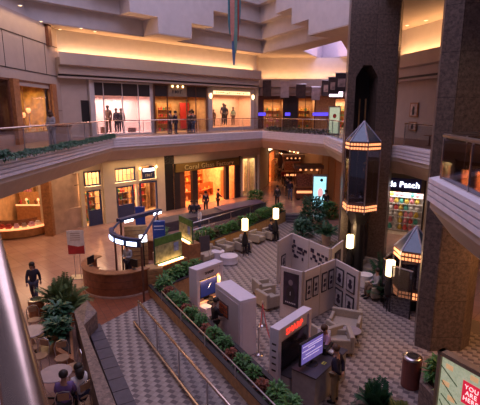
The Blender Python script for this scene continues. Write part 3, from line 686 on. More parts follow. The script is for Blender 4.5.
# room behind
rm = MB().box(0,6.6,2.2,2.3,0,4.3).box(0,6.6,.2,2.2,-.02,.01); struct('wall_blue_shop_interior', rm, tanw, loc=Lw(-14.4), rz=D45)
p = Lw(-11.4,1.2); area('shop_light', (p[0],p[1],3.9), 5, 650, (1,.66,.38), rot=(0,0,D45), sy=1.2)
def shelf_unit(T, rz, W, H, n, label, items, mat=woodl, dep=.35, cat='shelf', glabel='', group=''):
    """a shelf thing and the goods standing on it, each its own object"""
    o = T; t = thing('display_shelf', label, cat, o, rz)
    MB().box(0,.04,0,dep,0,H).box(W-.04,W,0,dep,0,H).box(0,W,dep-.02,dep,0,H).build('side_panel', mat, t)
    for i in range(n): MB().box(.04,W-.04,0,dep-.02,H*i/n+.05,H*i/n+.08).build('shelf', mat, t)
    Tm = to_shop(o, rz)
    protos = []
    for mi in (0,1,2,3):
        g = random.choice(prod_cols); lb = glabel
        if mi % 2: me = MB().lathe([(.07,0),(.08,.02),(.075,.15),(.03,.19),(.03,.24)],8).build('bottle', g); nm = ('bottle')
        else: me = MB().box(-.09,.09,-.07,.07,0,.22).build('carton', g); nm = 'box'
        tag(me, glabel, nm, group); protos.append(me)
    k = 0
    for i in range(n):
        for j in range(items):
            x = .14+(W-.28)*(j+.5)/items; pp = Tm @ Vector((x, dep*.4, H*i/n+.08)); s = random.uniform(.8,1.25)
            o2 = protos[k] if k < 4 else protos[random.randrange(4)].copy()
            if k >= 4: COL.objects.link(o2)
            o2.location = pp; o2.rotation_euler = (0,0,rz); o2.scale = (s,s,s*random.uniform(.9,1.2)); k += 1
    return t
for i,s in enumerate((-14.0,-11.9,-9.9)):
    shelf_unit(Lw(s,.9 if i < 2 else 1.6), D45, 1.0 if i == 0 else 1.4, 2.2, 4, ['narrow wooden shelf of goods behind the left blue display window','wooden shelf of goods behind the wide blue display window','wooden shelf of goods seen through the lit blue doorway'][i], 5, glabel='small packet or bottle on a shelf inside the blue shop', group='goods on the shelves of the blue shop')
# dark section and the orange shop
wallbox('wall_dark_section', Lw(-8.0), Lw(-7.0), 0, 4.3, black, .3)
wallbox('wall_dark_recess', Lw(-7.9,1.0), Lw(-6.0,1.0), 0, 4.3, dark, .3)
orangew = M('orange_display_wall', (.85,.42,.20), .6, noise=.3, ns=4)
u = shop('glowing orange gift shop with a long sign board over its wide opening', Lw(-7.05), D45, 6.9, 3.5, 4.5, orangew, 1500, (1,.44,.18), header=.0, mull=(), frame=dark, fw=.5, pane=False, floor=M('orange_floor',(.7,.32,.14),.3), light_z=3.5)
MB().box(.1,6.8,-.14,.05,2.85,3.5).build('sign_board', M('sign_olive',(.20,.12,.03),.5), u)
text('sign_lettering','Coral Glass Factory',.52,M('letter_gold',(.75,.62,.30),.35,.4),u,(3.5,-.16,3.15),(PI/2,0,0),.02,sx=1.1)
for x0,x1 in ((1.75,2.25),(5.3,5.7)): MB().box(x0,x1,-.05,.25,0,2.85).build('pillar', dark, u)
MB().box(.5,1.0,-.02,.1,0,2.85).build('door_panel', woodd, u)
MB().box(5.7,6.4,-.03,.02,.15,2.8).build('window_pane', gls, u)
MB().box(2.4,5.0,1.2,3.2,3.3,3.42).build('ceiling_light_panel', M('ceil_glow',(1,.9,.6),.5,emit=(1,.62,.30),es=3.2,noise=.3,ns=1.5), u)
for i,(s,tt,W,H,r) in enumerate(((-4.5,3.9,3.6,2.3,0),(-6.4,3.6,1.6,2.3,0),(-5.3,2.2,2.0,1.3,-.3),(-3.2,1.8,2.2,1.2,.25),(-1.35,.7,.6,2.4,0))):
    shelf_unit(Lw(s,tt), D45+r, W, H, 4 if H > 2 else 2, ['long back wall shelf of the orange shop','back shelf at the left of the orange shop','low slanted display shelf on the left of the orange shop floor','low slanted display shelf on the right of the orange shop floor','narrow tall shelf in the right window of the orange shop'][i], 7 if i == 0 else 3, mat=M('shelf_orange',(.45,.16,.05),.5), glabel='small red or amber gift on a shelf in the orange shop', group='gifts on the shelves of the orange shop')
wallbox('wall_pier', Lw(-.15), Lw(.1), 0, 3.6, dark, .3)
t = shop('tall pale pilastered display with green and amber strips beside the orange shop', Lw(.1), D45, 1.9, 3.5, .7, M('cream_display',(.75,.62,.38),.7,noise=.35,ns=4), 22, (1,.8,.5), frame=cream, fw=.2, mull=(.9,))
for i,(x,m) in enumerate(((.45,leafg),(.65,amberglow),(1.25,amberglow),(1.45,cream))):
    MB().box(x-.06,x+.06,.3,.36,.4,3.0).build('display_strip', m, t)
# far corridor
wallbox('wall_corridor_left', (1.75,38.9), (4.6,52.0), 0, 5.4, cream, .2)
wallbox('wall_corridor_right', (8.3,60), (7.7,28.0), 0, 5.4, M('corridor_tan',(.40,.25,.16),.7,noise=.1), .2)
wallbox('wall_corridor_right_low', (7.7,28.0), (8.6,25.9), 0, 4.35, beige, .2)
wallbox('wall_corridor_end', (3.0,62), (9.5,62), 0, 5.6, woodd, .2)
struct('ceiling_corridor', MB().box(1.2,9.5,37.5,62.2,5.3,5.42), M('corridor_ceiling',(.30,.19,.15),.8))
g = MB()
for y in (30,32.5,35,38,41): g.box(7.72+(y-28)*.019-.06,7.76+(y-28)*.019,y,y+.25,0,4.4)
struct('trim_corridor_pilasters', g, wood)
dx,dy = (4.6-1.75)/13.4,(52-38.9)/13.4; ang = math.atan2(dy,dx)
u = shop('small orange lit shop opening on the far corridor', (2.95,44.4,0), ang, 4.6, 3.3, 2.5, orangew, 130, (1,.48,.2), frame=woodd, fw=.2, pane=False)
struct('trim_orange_shop_back', MB().box(.1,3.8,.25,.3,0,3.5), cream, loc=(3.0,44.4,0), rz=ang) if False else None
for o in [o for o in bpy.data.objects if o.name.startswith('wall_corridor_left')]: bpy.data.objects.remove(o)
wallbox('wall_corridor_left', (1.75,38.9), (2.93,44.3), 0, 5.4, cream, .2); wallbox('wall_corridor_left', (3.95,48.95), (6.0,60), 0, 5.4, woodd, .2)
struct('wall_corridor_left_header', MB().box(0,4.6,0,.2,3.3,5.4), woodd, loc=(2.95,44.4,0), rz=ang)
t = thing('shop_sign', 'small bright sign over the far corridor shop', 'sign', (2.75,43.4,0), ang); MB().box(.0,1.9,-.25,-.12,3.5,3.8).build('light_panel', M('sign_warmwhite',(1,.9,.7),.5,emit=(1,.8,.5),es=3,noise=.2), t); MB().box(-.03,1.93,-.12,-.04,3.46,3.84).build('backing', dark, t)
shelf_unit((3.7,45.9,0), ang, 2.6, 2.2, 4, 'shelf of amber goods inside the small far corridor shop', 4, glabel='small amber item on a shelf in the far corridor shop', group='goods in the far corridor shop')
for i,(o_,rz_,W_,H_,n_,lb_,gl_) in enumerate(((diag(40,-8.9,1.9),D45,1.0,2.4,4,'wooden shelf of clothes stacks left inside the upper brown shop','folded item on a shelf inside the upper brown shop'),(diag(40,-7.6,2.0),D45,1.5,2.3,4,'wooden shelf behind the doorway of the upper brown shop','folded item on a shelf inside the upper brown shop'),
    ((2.5,44.6),0,1.6,2.2,4,'shelf of goods in the far upper doorway left of the dark pier','small item on a shelf in the far upper shops'),((5.8,44.6),0,1.3,2.2,4,'shelf of goods in the far upper narrow doorway','small item on a shelf in the far upper shops'),((9.5,44.6),0,1.5,2.2,4,'shelf of goods in the far upper white lit doorway','small item on a shelf in the far upper shops'))):
    shelf_unit((o_[0],o_[1],uz), rz_, W_, H_, n_, lb_, 5, glabel=gl_, group='goods on the shelves of the upper brown shop' if i < 2 else 'goods on the shelves of the far upper shops')
shelf_unit((-15.3,29.0,0), 0, 1.1, 2.4, 4, 'wooden shelf of goods in the left corner of the jewellery shop', 4, glabel='small boxed item on the corner shelf of the jewellery shop', group='goods on the jewellery shop shelves')
# fairy lights of the far shops: strings of bulbs
for i,(x,y,z,W,n) in enumerate(((4.6,52,3.9,3.4,14),(4.9,50,3.3,3.0,12),(5.6,47,4.3,2.1,9),(4.3,54,2.6,3.6,14),(6.0,44,4.6,1.6,8),(4.4,48.5,4.6,1.0,7))):
    t = thing('light_string', 'string of small warm bulbs hung across the far lower corridor', 'string lights', (x,y,z), 0, 'bulb strings across the far corridor')
    MB().tube([(W*k/8,0,-.5*math.sin(PI*k/8)) for k in range(9)],.01,4).build('cord', black, t)
    for k in range(n): u_ = (k+.5)/n; MB().blob((W*u_,0,-.5*math.sin(PI*u_)-.06),.07,n=6,m=4).build('bulb', bulb if k % 2 else amberglow, t)
    MB().tube([(0,0,0),(0,0,5.35-z)],.008,4).tube([(W,0,0),(W,0,5.35-z)],.008,4).build('hanging_wire', black, t)
# lit market cart in the corridor
def cart(loc, label, sc=1., rz=0.):
    t = thing('market_cart', label, 'kiosk', loc, rz); t.scale = (sc,)*3
    MB().box(-.9,.9,-.5,.5,.15,.95).build('body', woodd, t); MB().box(-1.0,1.0,-.6,.6,.95,1.0).build('counter', wood, t)
    MB().box(-1.05,1.05,-.65,.65,2.35,2.6).build('canopy', M('cart_canopy',(.18,.10,.08),.7), t)
    for x in (-.9,.9):
        for y in (-.5,.5): MB().tube([(x,y,1.0),(x,y,2.35)],.035,6).build('post', woodd, t)
    for x in (-.7,.7): MB().tube([(x,-.42,.16),(x,-.34,.16)],.16,12).tube([(x,.34,.16),(x,.42,.16)],.16,12).build('wheel', black, t)
    for x in (-.6,-.2,.2,.6): MB().lathe([(.03,0),(.1,-.12),(.02,-.16)][::-1],8).build('lamp', amberglow, t, loc=(x,-.4,2.34))
    MB().box(-.85,.85,-.56,-.53,.55,.72).build('light_strip', amberglow, t); MB().box(-.8,.8,-.1,.1,1.0,1.9).build('goods_rack', M('rack_goods',(.3,.12,.08),.6,noise=.7,ns=9), t)
    return t
cart((5.75,36.2,0),'dark wooden cart with glowing lamps under its canopy in the corridor',1.15)
cart((5.7,46.2,0),'farther dark cart with amber lamps behind the corridor walkers',1.1)

# ---- lower-left jewellery shop on the wall x = -11.6
struct('wall_lower_left_end', MB().box(-15.6,-15.4,14,29.6,0,4.35), tanw); struct('wall_lower_left_back', MB().box(-15.6,-11.5,29.5,29.7,0,4.35), tanw)
struct('wall_lower_left_near', MB().box(-11.8,-11.4,12,16,0,4.35), marble)
area('shop_light', (-13.6,26.5,4.2), 2.6, 170, (1,.55,.28), sy=5)
cm = M('counter_wood',(.38,.17,.07),.35,noise=.2)
def arc(c, r, a0, a1, n=18): return [(c[0]+r*math.cos(a0+(a1-a0)*i/n), c[1]+r*math.sin(a0+(a1-a0)*i/n)) for i in range(n+1)]
def ringwall(c, r0, r1, a0, a1, z0, z1, n=18):
    A = arc(c,r0,a0,a1,n); B = arc(c,r1,a0,a1,n); mb = MB()
    for i in range(n):
        mb.add([(*A[i],z0),(*A[i+1],z0),(*B[i+1],z0),(*B[i],z0),(*A[i],z1),(*A[i+1],z1),(*B[i+1],z1),(*B[i],z1)],
               [(0,1,2,3)[::-1],(4,5,6,7),(0,4,5,1)[::-1],(1,2,6,5),(2,3,7,6),(3,0,4,7)] if 0 else [(0,3,2,1),(4,5,6,7),(0,1,5,4),(1,2,6,5),(2,3,7,6),(3,0,4,7)])
    return mb
t = thing('display_counter', 'curved wooden jewellery counter with lit glass top by the pink floor', 'counter', (-14.0,26.4,0))
ringwall((0,0),1.55,2.25,R(-125),R(-22),.08,.55).build('base', cm, t); ringwall((0,0),1.5,2.3,R(-125),R(-22),.55,.62).build('light_strip', amberglow, t)
ringwall((0,0),2.2,2.23,R(-125),R(-22),.62,.98).build('glass_front', gls, t); ringwall((0,0),1.5,2.27,R(-125),R(-22),.98,1.02).build('glass_top', gls, t); ringwall((0,0),1.5,1.56,R(-125),R(-22),.62,1.0).build('back_panel', woodd, t)
for k in range(8):
    a = R(-117+k*12.5); m = [cl_pink,cl_white,red,cl_red,cl_pink,steel][k%6]
    o = MB().box(-.16,.16,-.14,.14,0,.14).box(-.1,.1,-.1,.1,.14,.24).build('jewellery_tray', m, loc=(-14.0+1.9*math.cos(a),26.4+1.9*math.sin(a),.62), rz=a)
    tag(o, 'small coloured jewellery tray inside the curved lit counter', 'tray', 'trays in the curved jewellery counter')
t = thing('display_case', 'wooden display case with glowing lamps behind the curved counter', 'display case', (-13.6,28.6,0), 0)
MB().box(-1.5,1.5,-.3,.3,0,1.15).build('body', cm, t); MB().box(-1.5,1.5,-.32,-.28,1.15,1.25).build('light_strip', amberglow, t); MB().box(-1.5,1.5,.25,.3,1.15,2.0).build('back', woodl, t)
for k in range(6): tag(MB().lathe([(.09,0),(.12,.03),(.05,.12),(.10,.3),(.03,.36)],10).build('vase', prod_cols[(k*3)%7], loc=(-14.85+.5*k,28.5,1.16), smooth=True), 'small coloured vase standing on the case behind the curved counter', 'vase', 'vases on the jewellery display case')
for x in (-.9,-.1,.8): MB().lathe([(.06,1.25),(.03,1.28),(.03,1.4),(.10,1.48),(.07,1.6)],10).build('lamp', amberglow, t, loc=(x,0,0))
for i,(y,m) in enumerate(((-14.9,red),(-13.6,dark),(-12.5,dark))):
    t = thing('wall_hanging', ['red wall hanging in the jewellery shop','dark patterned wall hanging in the middle of the jewellery shop','dark ornate scroll panel at the right of the jewellery shop'][i], 'wall hanging', (y,29.46,2.0), 0, 'hangings in the jewellery shop')
    MB().box(-.35,.35,-.03,.0,0,1.6).build('panel', m, t); MB().tube([(-.4,-.03,1.6),(.4,-.03,1.6)],.025,6).build('rod', brass, t)
# ============================================================ RIGHT LOWER SHOP
a = Vector((8.55,25.9)); b = Vector((11.2,24.4)); an = math.atan2((b-a).y,(b-a).x)
u = shop('lower right toy shop with a dark sign and colourful shelves', (8.6,25.9,0), an, 2.55, 3.9, 1.6, M('toy_wall',(.45,.32,.22),.7), 62, (1,.85,.75), frame=dark, fw=.08, header=1.25, hmat=M('header_olive',(.13,.10,.07),.6), pane=False)
box('sign_panel', M('sign_navy',(.02,.02,.10),.4), u, .05,2.3,-.09,-.03,2.75,3.5)
text('sign_lettering','Kids Patch',.46,whiteglow,u,(1.12,-.11,3.12),(PI/2,0,0),.02)
colm = [M('toy_%s'%n,c,.6) for n,c in (('pink',(.8,.3,.35)),('teal',(.1,.45,.38)),('white',(.8,.78,.75)),('yellow',(.8,.6,.1)),('red',(.6,.08,.08)))]
sh = thing('display_shelf','tall white shelf crowded with coloured toys under the dark sign','shelf',tuple(to_shop((8.6,25.9,0),an)@Vector((.1,.7,0))),an)
MB().box(0,.04,0,.3,0,2.6).box(2.26,2.3,0,.3,0,2.6).box(0,2.3,.28,.3,0,2.6).build('side_panel', cl_white, sh)
for i in range(6): MB().box(.04,2.26,0,.28,.1+i*.42,.13+i*.42).build('shelf', cl_white, sh)
TT = to_shop((8.6,25.9,0),an)
tb = [tag(MB().blob((0,0,.15),.15,1,.8,1,8,5).blob((0,0,.33),.09,n=8,m=5).build('plush_toy', c), 'small coloured plush toy on the shelf beneath the dark sign','toy','toys on the lower right shelf') for c in colm]
k = 0
for i in range(6):
    for j in range(7):
        o = tb[k] if k < 5 else tb[random.randrange(5)].copy()
        if k >= 5: COL.objects.link(o)
        o.location = TT @ Vector((.25+j*.3,.82,.13+i*.42)); k += 1
        if i == 5: o.scale = (.9,.9,.9)
struct('trim_cream_pilaster', MB().box(0,.35,-.2,.3,0,4.3), cream, loc=(10.85,24.6,0), rz=an)
t = shop('narrow angled display window with coloured toys right of the cream pilaster', (11.15,24.3,0), R(-72), 2.6, 3.6, 1.2, M('toy_wall2',(.7,.55,.45),.7), 45, (1,.85,.8), frame=cream, fw=.15, mull=(1.2,))
for k in range(12):
    p = to_shop((11.15,24.3,0),R(-72)) @ Vector((.4+.55*(k%4),.5,.5+.9*(k//4))); o = tb[k%5].copy(); COL.objects.link(o); o.location = p; o.scale = (1.3,)*3; o['label'] = 'coloured plush toy in the narrow angled display window'; o['group'] = 'toys in the angled window'
t = thing('display_shelf','glass shelves holding toys in the narrow angled window','shelf',(11.15,24.3,0),R(-72))
for z in (.48,1.38,2.28): MB().box(.1,2.5,.25,.75,z-.02,z).build('shelf', gls, t)
MB().box(.1,.13,.25,.75,0,2.5).box(2.47,2.5,.25,.75,0,2.5).build('side_panel', steel, t)
wallbox('wall_right_bulkhead', (8.6,25.9), (11.3,24.4), 3.9, 4.35, beige, .2)
# picture on the upper right wall; lower frame models its reflection in glass
for i,(z,hh) in enumerate(((7.05,.85),(6.2,.55))):
    pa = Vector((10.72,27.05,z)); t = thing('framed_picture', ['framed picture of a dark figure, upper of two on the pink wall','smaller frame modelling the glass reflection, below the picture on the pink wall'][i], 'picture', pa, R(-75.6))
    MB().box(-.38,.38,-.05,-.005,0,hh).build('frame', wood, t); MB().box(-.30,.30,-.06,-.05,.07,hh-.07).build('picture', M('picture_pale',(.6,.45,.38),.6,noise=.4), t); MB().box(-.12,.1,-.066,-.06,.12,hh*.6).blob((0,-.06,hh*.65),.09,1,.1,1).build('figure', dark, t)
t = shop('upper right lit amber display beyond the pictures', (11.75,23.2,7.9), R(-75.6), 1.6, 1.1, .4, tanw, 10, WARM, frame=wood, fw=.06, pane=False)
t = thing('side_table','small red side table behind the railing between the towers','table',(9.4,21.5,ZU)); MB().lathe([(.3,.5),(.3,.54)],14).build('tabletop', wood, t); MB().lathe([(.2,0),(.04,.04),(.04,.5)],10).build('leg', woodd, t)

# ============================================================ TOWERS AND LIFTS
tp = [(5.08,21.0),(5.45,21.0),(5.45,22.4),(6.5,22.4),(6.5,21.0),(7.35,21.0),(7.75,21.8),(7.75,23.4),(7.3,23.8),(5.9,23.8),(5.5,23.2)]
struct('column_granite_tower', MB().prism(tp, ZC, 9.5), gran)
tq = [(5.08,21.0),(7.35,21.0),(7.75,21.8),(7.75,23.4),(7.3,23.8),(5.9,23.8),(5.5,23.2)]
struct('column_granite_tower_top', MB().prism(tq, 9.5, 19), gran)
struct('column_granite_chamfer', MB().add([(5.45,21.0,9.5),(5.78,21.0,9.5),(5.45,21.0,8.95),(5.45,22.4,9.5),(5.78,22.4,9.5),(5.45,22.4,8.95)], [(0,2,1),(3,4,5),(1,2,5,4),(0,1,4,3),(0,3,5,2)]).add([(6.5,21.0,9.5),(6.17,21.0,9.5),(6.5,21.0,8.95),(6.5,22.4,9.5),(6.17,22.4,9.5),(6.5,22.4,8.95)], [(0,1,2),(3,5,4),(1,4,5,2),(0,3,4,1),(0,2,5,3)]), gran)
struct('wall_lift_shaft', MB().box(5.46,6.49,22.3,22.39,ZC,9.5), black)
struct('trim_lift_door', MB().box(6.0,6.06,22.2,22.3,5.7,8.0).box(6.3,6.36,22.2,22.3,5.7,8.0), woodl)
tp2 = [(6.0,13.45),(6.38,13.1),(7.4,13.1),(7.9,13.5),(7.9,15.3),(6.9,15.3),(6.45,14.6)]
struct('column_granite_pier', MB().prism(tp2, ZC, 19), gran)
carb = M('lift_frame', (.28,.26,.34), .3, .8)
def lift(loc, label, r=.82, h=2.9, person_in=False, cage=True):
    t = thing('glass_lift', label, 'lift', loc); n = 6; P = [(r*math.cos(R(30+60*k)), r*math.sin(R(30+60*k))) for k in range(n)]
    z0 = 0; zt = h
    MB().prism([(x*.98,y*.98) for x,y in P], .0, .5).build('base_drum', M('lift_base',(.10,.06,.06),.4), t)
    MB().lathe([(.15,-.85),(.35,-.7),(.55,-.25),(r*.9,0)],6).build('lower_cone', black, t)
    MB().prism([(x*.96,y*.96) for x,y in P], zt-.42, zt).build('upper_drum', M('lift_base',(.1,.06,.06),.4), t)
    for k in range(n):
        a = Vector((*P[k],0)); b = Vector((*P[(k+1)%n],0)); d = (b-a); L = d.length; ang = math.atan2(d.y,d.x)
        MB().tube([(a.x,a.y,-.05),(a.x,a.y,zt)],.035,6).build('frame_post', carb, t)
        MB().box(.05,L-.05,-.006,.006,.5,zt-.42).build('glass_panel', gld, t, loc=a, rz=ang)
        MB().tube([(a.x,a.y,zt),(0,0,zt+.9)],.03,6).build('roof_rib', M('lift_rib',(.62,.60,.75),.3,.6), t)
        MB().add([(a.x,a.y,zt),(b.x,b.y,zt),(0,0,zt+.88)],[(0,1,2)]).build('roof_pane', M('lift_roof',(.10,.13,.17),.15,.3), t)
        for row,zz in enumerate((.08,.24,zt-.36,zt-.18)):
            bb = MB()
            for j in range(6): x = L*(j+.5)/6; bb.box(x-.045,x+.045,-.03,-.0,zz,zz+.1)
            bb.build('bulb_row', amberglow, t, loc=a, rz=ang)
    MB().lathe([(.34,-(loc[2]-ZC)),(.34,-.5)],12).build('lift_mast', black, t)
    MB().tube([(x*.88,y*.88,1.35) for x,y in P+[P[0]]],.025,6).build('handrail', brass, t)
    return t
lift((5.72,20.1,2.75), 'glass bullet lift with glowing bulb rows hanging before the granite tower', .80, 3.3)
area('lift_lamp', (5.72,20.1,5.5), .6, 6, AMBER)
person((5.85,20.1,3.27), 1.2, 'person in dark clothes standing inside the upper glass lift', 'stand', cl_brown, dark, sc=1.0)
lift((7.0,16.45,.05), 'lower glass lift at court level beside the right granite pier, seen from above', .78, 2.0)
# glass enclosure around the foot of the lower lift
t = thing('glass_enclosure','dark glass enclosure around the foot of the lower lift','glass screen',(7.0,16.45,ZC))
EP = [(-.45,-1.1),(-1.0,-.45),(-1.05,.45),(-.5,1.1),(.4,1.3)]
for a,b in zip(EP[:-1],EP[1:]):
    a = Vector((*a,0)); b = Vector((*b,0)); d = b-a; MB().box(.02,d.length-.02,-.01,.01,0,1.9).build('glass_panel', gld, t, loc=a, rz=math.atan2(d.y,d.x)); MB().tube([(a.x,a.y,0),(a.x,a.y,1.95)],.03,6).build('post', black, t)
MB().tube([(x,y,1.95) for x,y in EP],.03,6).build('top_rail', steel, t)
struct('wall_lobby_right', MB().box(9.4,9.6,8,13.5,-.5,4.3), woodl); struct('trim_lobby_strips', MB().box(9.3,9.4,9.0,9.3,0,4).box(9.3,9.4,10.2,10.5,0,4).box(9.3,9.4,11.5,11.8,0,4), wood)
area('lobby_light', (8.6,11,4.2), .8, 130, (1,.5,.2), sy=3)
struct('wall_balcony_right', MB().box(8.3,8.4,6.5,12.5,ZU,8.4), woodl); struct('trim_balcony_frame', MB().box(8.24,8.3,6.5,12.5,8.3,8.4).box(8.24,8.3,9,9.1,ZU,8.4), woodd)
area('balcony_light', (7.2,9.5,9.5), 1.2, 30, WARM)
# hanging ribbon sculpture
t = thing('hanging_sculpture','tall hanging mobile of blue, teal and salmon ribbons over the court','hanging sculpture',(-.25,20,9.4))
rc = [M('ribbon_%s'%n,c,.5) for n,c in (('teal',(.10,.32,.36)),('salmon',(.65,.28,.22)),('blue',(.12,.22,.42)),('green',(.20,.35,.28)),('red',(.5,.1,.08)))]
for i,(x,y,z0,z1,ww) in enumerate(((-.18,0,1.3,4.4,.10),(-.08,-.06,1.0,4.4,.10),(-.02,.03,0,4.4,.09),(.06,-.03,.5,4.4,.08),(.14,0,1.0,4.4,.08),(.2,.06,1.7,4.4,.08))):
    mb = MB(); n = 14; vs = []
    for k in range(n+1):
        u_ = k/n; z = z0+(z1-z0)*u_; a = .5*math.sin(3*u_+i); hw = ww*(.45+.55*min(1,u_*6))
        vs += [(x-hw*math.cos(a),y-hw*math.sin(a),z),(x+hw*math.cos(a),y+hw*math.sin(a),z)]
    mb.add(vs,[(2*k,2*k+1,2*k+3,2*k+2) for k in range(n)]); o = mb.build('ribbon', rc[i%5], t); sm = o.modifiers.new('thick','SOLIDIFY'); sm.thickness = .015
MB().tube([(-.1,0,4.35),(-.1,0,9.0)],.01,5).tube([(.1,0,4.35),(.1,0,9.0)],.01,5).build('wire', steel, t)

# ============================================================ PLANTS
def leaves(n, r, hgt, ll, lw, seed=0, base=.05, droop=.5, spread=1.):
    rnd = random.Random(seed); mb = MB()
    for i in range(n):
        az = rnd.uniform(0,2*PI); rr = r*math.sqrt(rnd.random())*.7; z = base+hgt*rnd.random()**.8; rr *= (1.15-.6*z/max(hgt,.01))
        c = Vector((rr*math.cos(az), rr*math.sin(az), z)); a2 = az+rnd.uniform(-.9,.9); el = rnd.uniform(-.1,.9)
        d = Vector((math.cos(a2)*math.cos(el)*spread, math.sin(a2)*math.cos(el)*spread, math.sin(el))).normalized(); s = d.cross(Vector((0,0,1))).normalized()
        L = ll*rnd.uniform(.7,1.25); W = lw*rnd.uniform(.7,1.2); up = s.cross(d)
        m = c+d*L*.5+up*.02; e = c+d*L-Vector((0,0,droop*L*.4))
        mb.add([c, m+s*W/2-up*.015*0, e, m-s*W/2, m-up*.02*0+Vector((0,0,-.12*W))], [(0,1,4),(1,2,4),(2,3,4),(3,0,4)])
    return mb
def plant(name, label, loc, n, r, h, ll, lw, mat, seed=0, group=None, cat='plant', stems=5, **k):
    t = thing(name, label, cat, loc, random.uniform(0,6), group)
    leaves(n, r, h, ll, lw, seed, **k).build('foliage', mat, t)
    rnd = random.Random(seed+50); s = MB()
    for i in range(stems):
        a = rnd.uniform(0,2*PI); s.tube([(0,0,0),(r*.25*math.cos(a),r*.25*math.sin(a),h*.5),(r*.45*math.cos(a),r*.45*math.sin(a),h*.95)], [.015,.012,.006], 5)
    s.build('stem', stem, t); return t
def fern(name, label, loc, n, L, mat, seed=0, up=.8, group=None):
    t = thing(name, label, 'plant', loc, 0, group); rnd = random.Random(seed); mb = MB(); st = MB()
    for i in range(n):
        a = 2*PI*i/n+rnd.uniform(-.3,.3); l = L*rnd.uniform(.7,1.1); e = rnd.uniform(.4,1.2)*up; pts = []
        for k in range(9):
            u = k/8; pts.append(Vector((math.cos(a)*l*u*math.cos(e)*1.0, math.sin(a)*l*u*math.cos(e), l*(u*math.sin(e)-.45*u*u*math.cos(e)))))
        st.tube(pts, .008, 4)
        for k in range(1,9):
            d = (pts[k]-pts[k-1]).normalized(); s = d.cross(Vector((0,0,1))).normalized(); ln = .28*L*(1.05-abs(k/8-.45))
            for sg in (-1,1):
                for o in (0,.5):
                    c = pts[k-1].lerp(pts[k],o); tip = c+s*sg*ln+d*ln*.5-Vector((0,0,ln*.25)); mid = c+s*sg*ln*.5+d*ln*.35
                    mb.add([c, mid+d*.02, tip, mid-d*.03], [(0,1,2),(0,2,3)])
    mb.build('fronds', mat, t); st.build('stem', leafd, t); return t

# front wooden planter with its plants
def trough(name, label, pts, w, z0, z1, mat, rim=dark, panel=1.6):
    """trough along a plan polyline, widening to the right hand side"""
    t = thing(name, label, 'planter'); A = pts; B = offset_poly(pts, w)
    for X in (A,B):
        mb = sweep(X, [(-.03,z0),(.03,z0),(.03,z1),(-.03,z1)]); mb.build('side_panel', mat, t)
    e = MB()
    for i in (0,-1):
        a = Vector((*A[i],0)); b = Vector((*B[i],0)); d = b-a; e.box(0,d.length,-.03,.03,z0,z1,T3(a, math.atan2(d.y,d.x)))
    e.build('end_panel', mat, t)
    for X in (A,B): sweep(X, [(-.07,z1),(.07,z1),(.07,z1+.04),(-.07,z1+.04)]).build('rim', rim, t)
    MB().prism(list(A)+list(B)[::-1], z0+.05, z1-.06).build('soil', soil, t)
    g = MB()
    for a,b in zip(A[:-1],A[1:]):
        a = Vector((*a,0)); b = Vector((*b,0)); d = b-a; n = int(d.length/panel)
        for i in range(1,n+1): p = a+d*i/(n+1); g.box(-.01,.01,-.034,-.028,z0,z1,T3(p, math.atan2(d.y,d.x)))
    if g.v: g.build('panel_joints', woodd, t)
    return t
PF = [(-1.9,18.9),(-3.25,17.35),(-3.69,16.5),(1.9,6.95)]
PFo = [(1.9,6.95),(-3.69,16.5),(-3.15,17.5),(-1.75,19.0)]
trough('wooden_planter','long wooden planter with dark rim and mixed plants along the patterned walk',[(-3.69,16.5),(1.9,6.95)][::-1],-.0,0,0,woodl) if False else None
tr = trough('wooden_planter','long wooden planter with dark rim and mixed plants along the patterned walk',[(1.9,6.95),(-3.69,16.5)],.72,ZC,.42,woodl)
tr2 = trough('wooden_planter','short wooden planter turning back behind the lit television stand',[(-3.50,16.85),(-1.90,18.85)],.6,ZC,.40,woodl)
u0 = Vector((-3.69,16.5,0)); u1 = Vector((1.9,6.95,0)); dd = (u1-u0).normalized(); nn = Vector((-dd.y,dd.x,0))
pg = plant('leafy_plant','bushy green plant in the long wooden planter by the patterned walk',tuple(u0+dd*.6+nn*.4+Vector((0,0,.34))),150,.42,.42,.26,.10,leafg,1,'green plants in the long wooden planter')
pr_ = plant('flowering_plant','low reddish leaved plant in the long wooden planter by the patterned walk',tuple(u0+dd*1.2+nn*.38+Vector((0,0,.34))),130,.32,.25,.16,.08,leafr,2,'red plants in the long wooden planter')
k = 0
for i in range(2,20):
    s = .6+i*.56
    if s > 10.9: break
    src = pr_ if i % 3 == 1 else pg; p = u0+dd*s+nn*(.38+.06*math.sin(i*2.3))
    dup(src, (p.x,p.y,.34), i*1.7, sc=(.8 if src is pr_ else random.uniform(.6,.85)))
pb = plant('leafy_plant','green plant in the short planter behind the lit television stand',(-3.1,17.1,.32),150,.38,.4,.24,.10,leafg,3,'plants in the short wooden planter')
for i in range(1,4): dup(pb, (-3.1+.36*i,17.1+.46*i,.32), i*1.3)
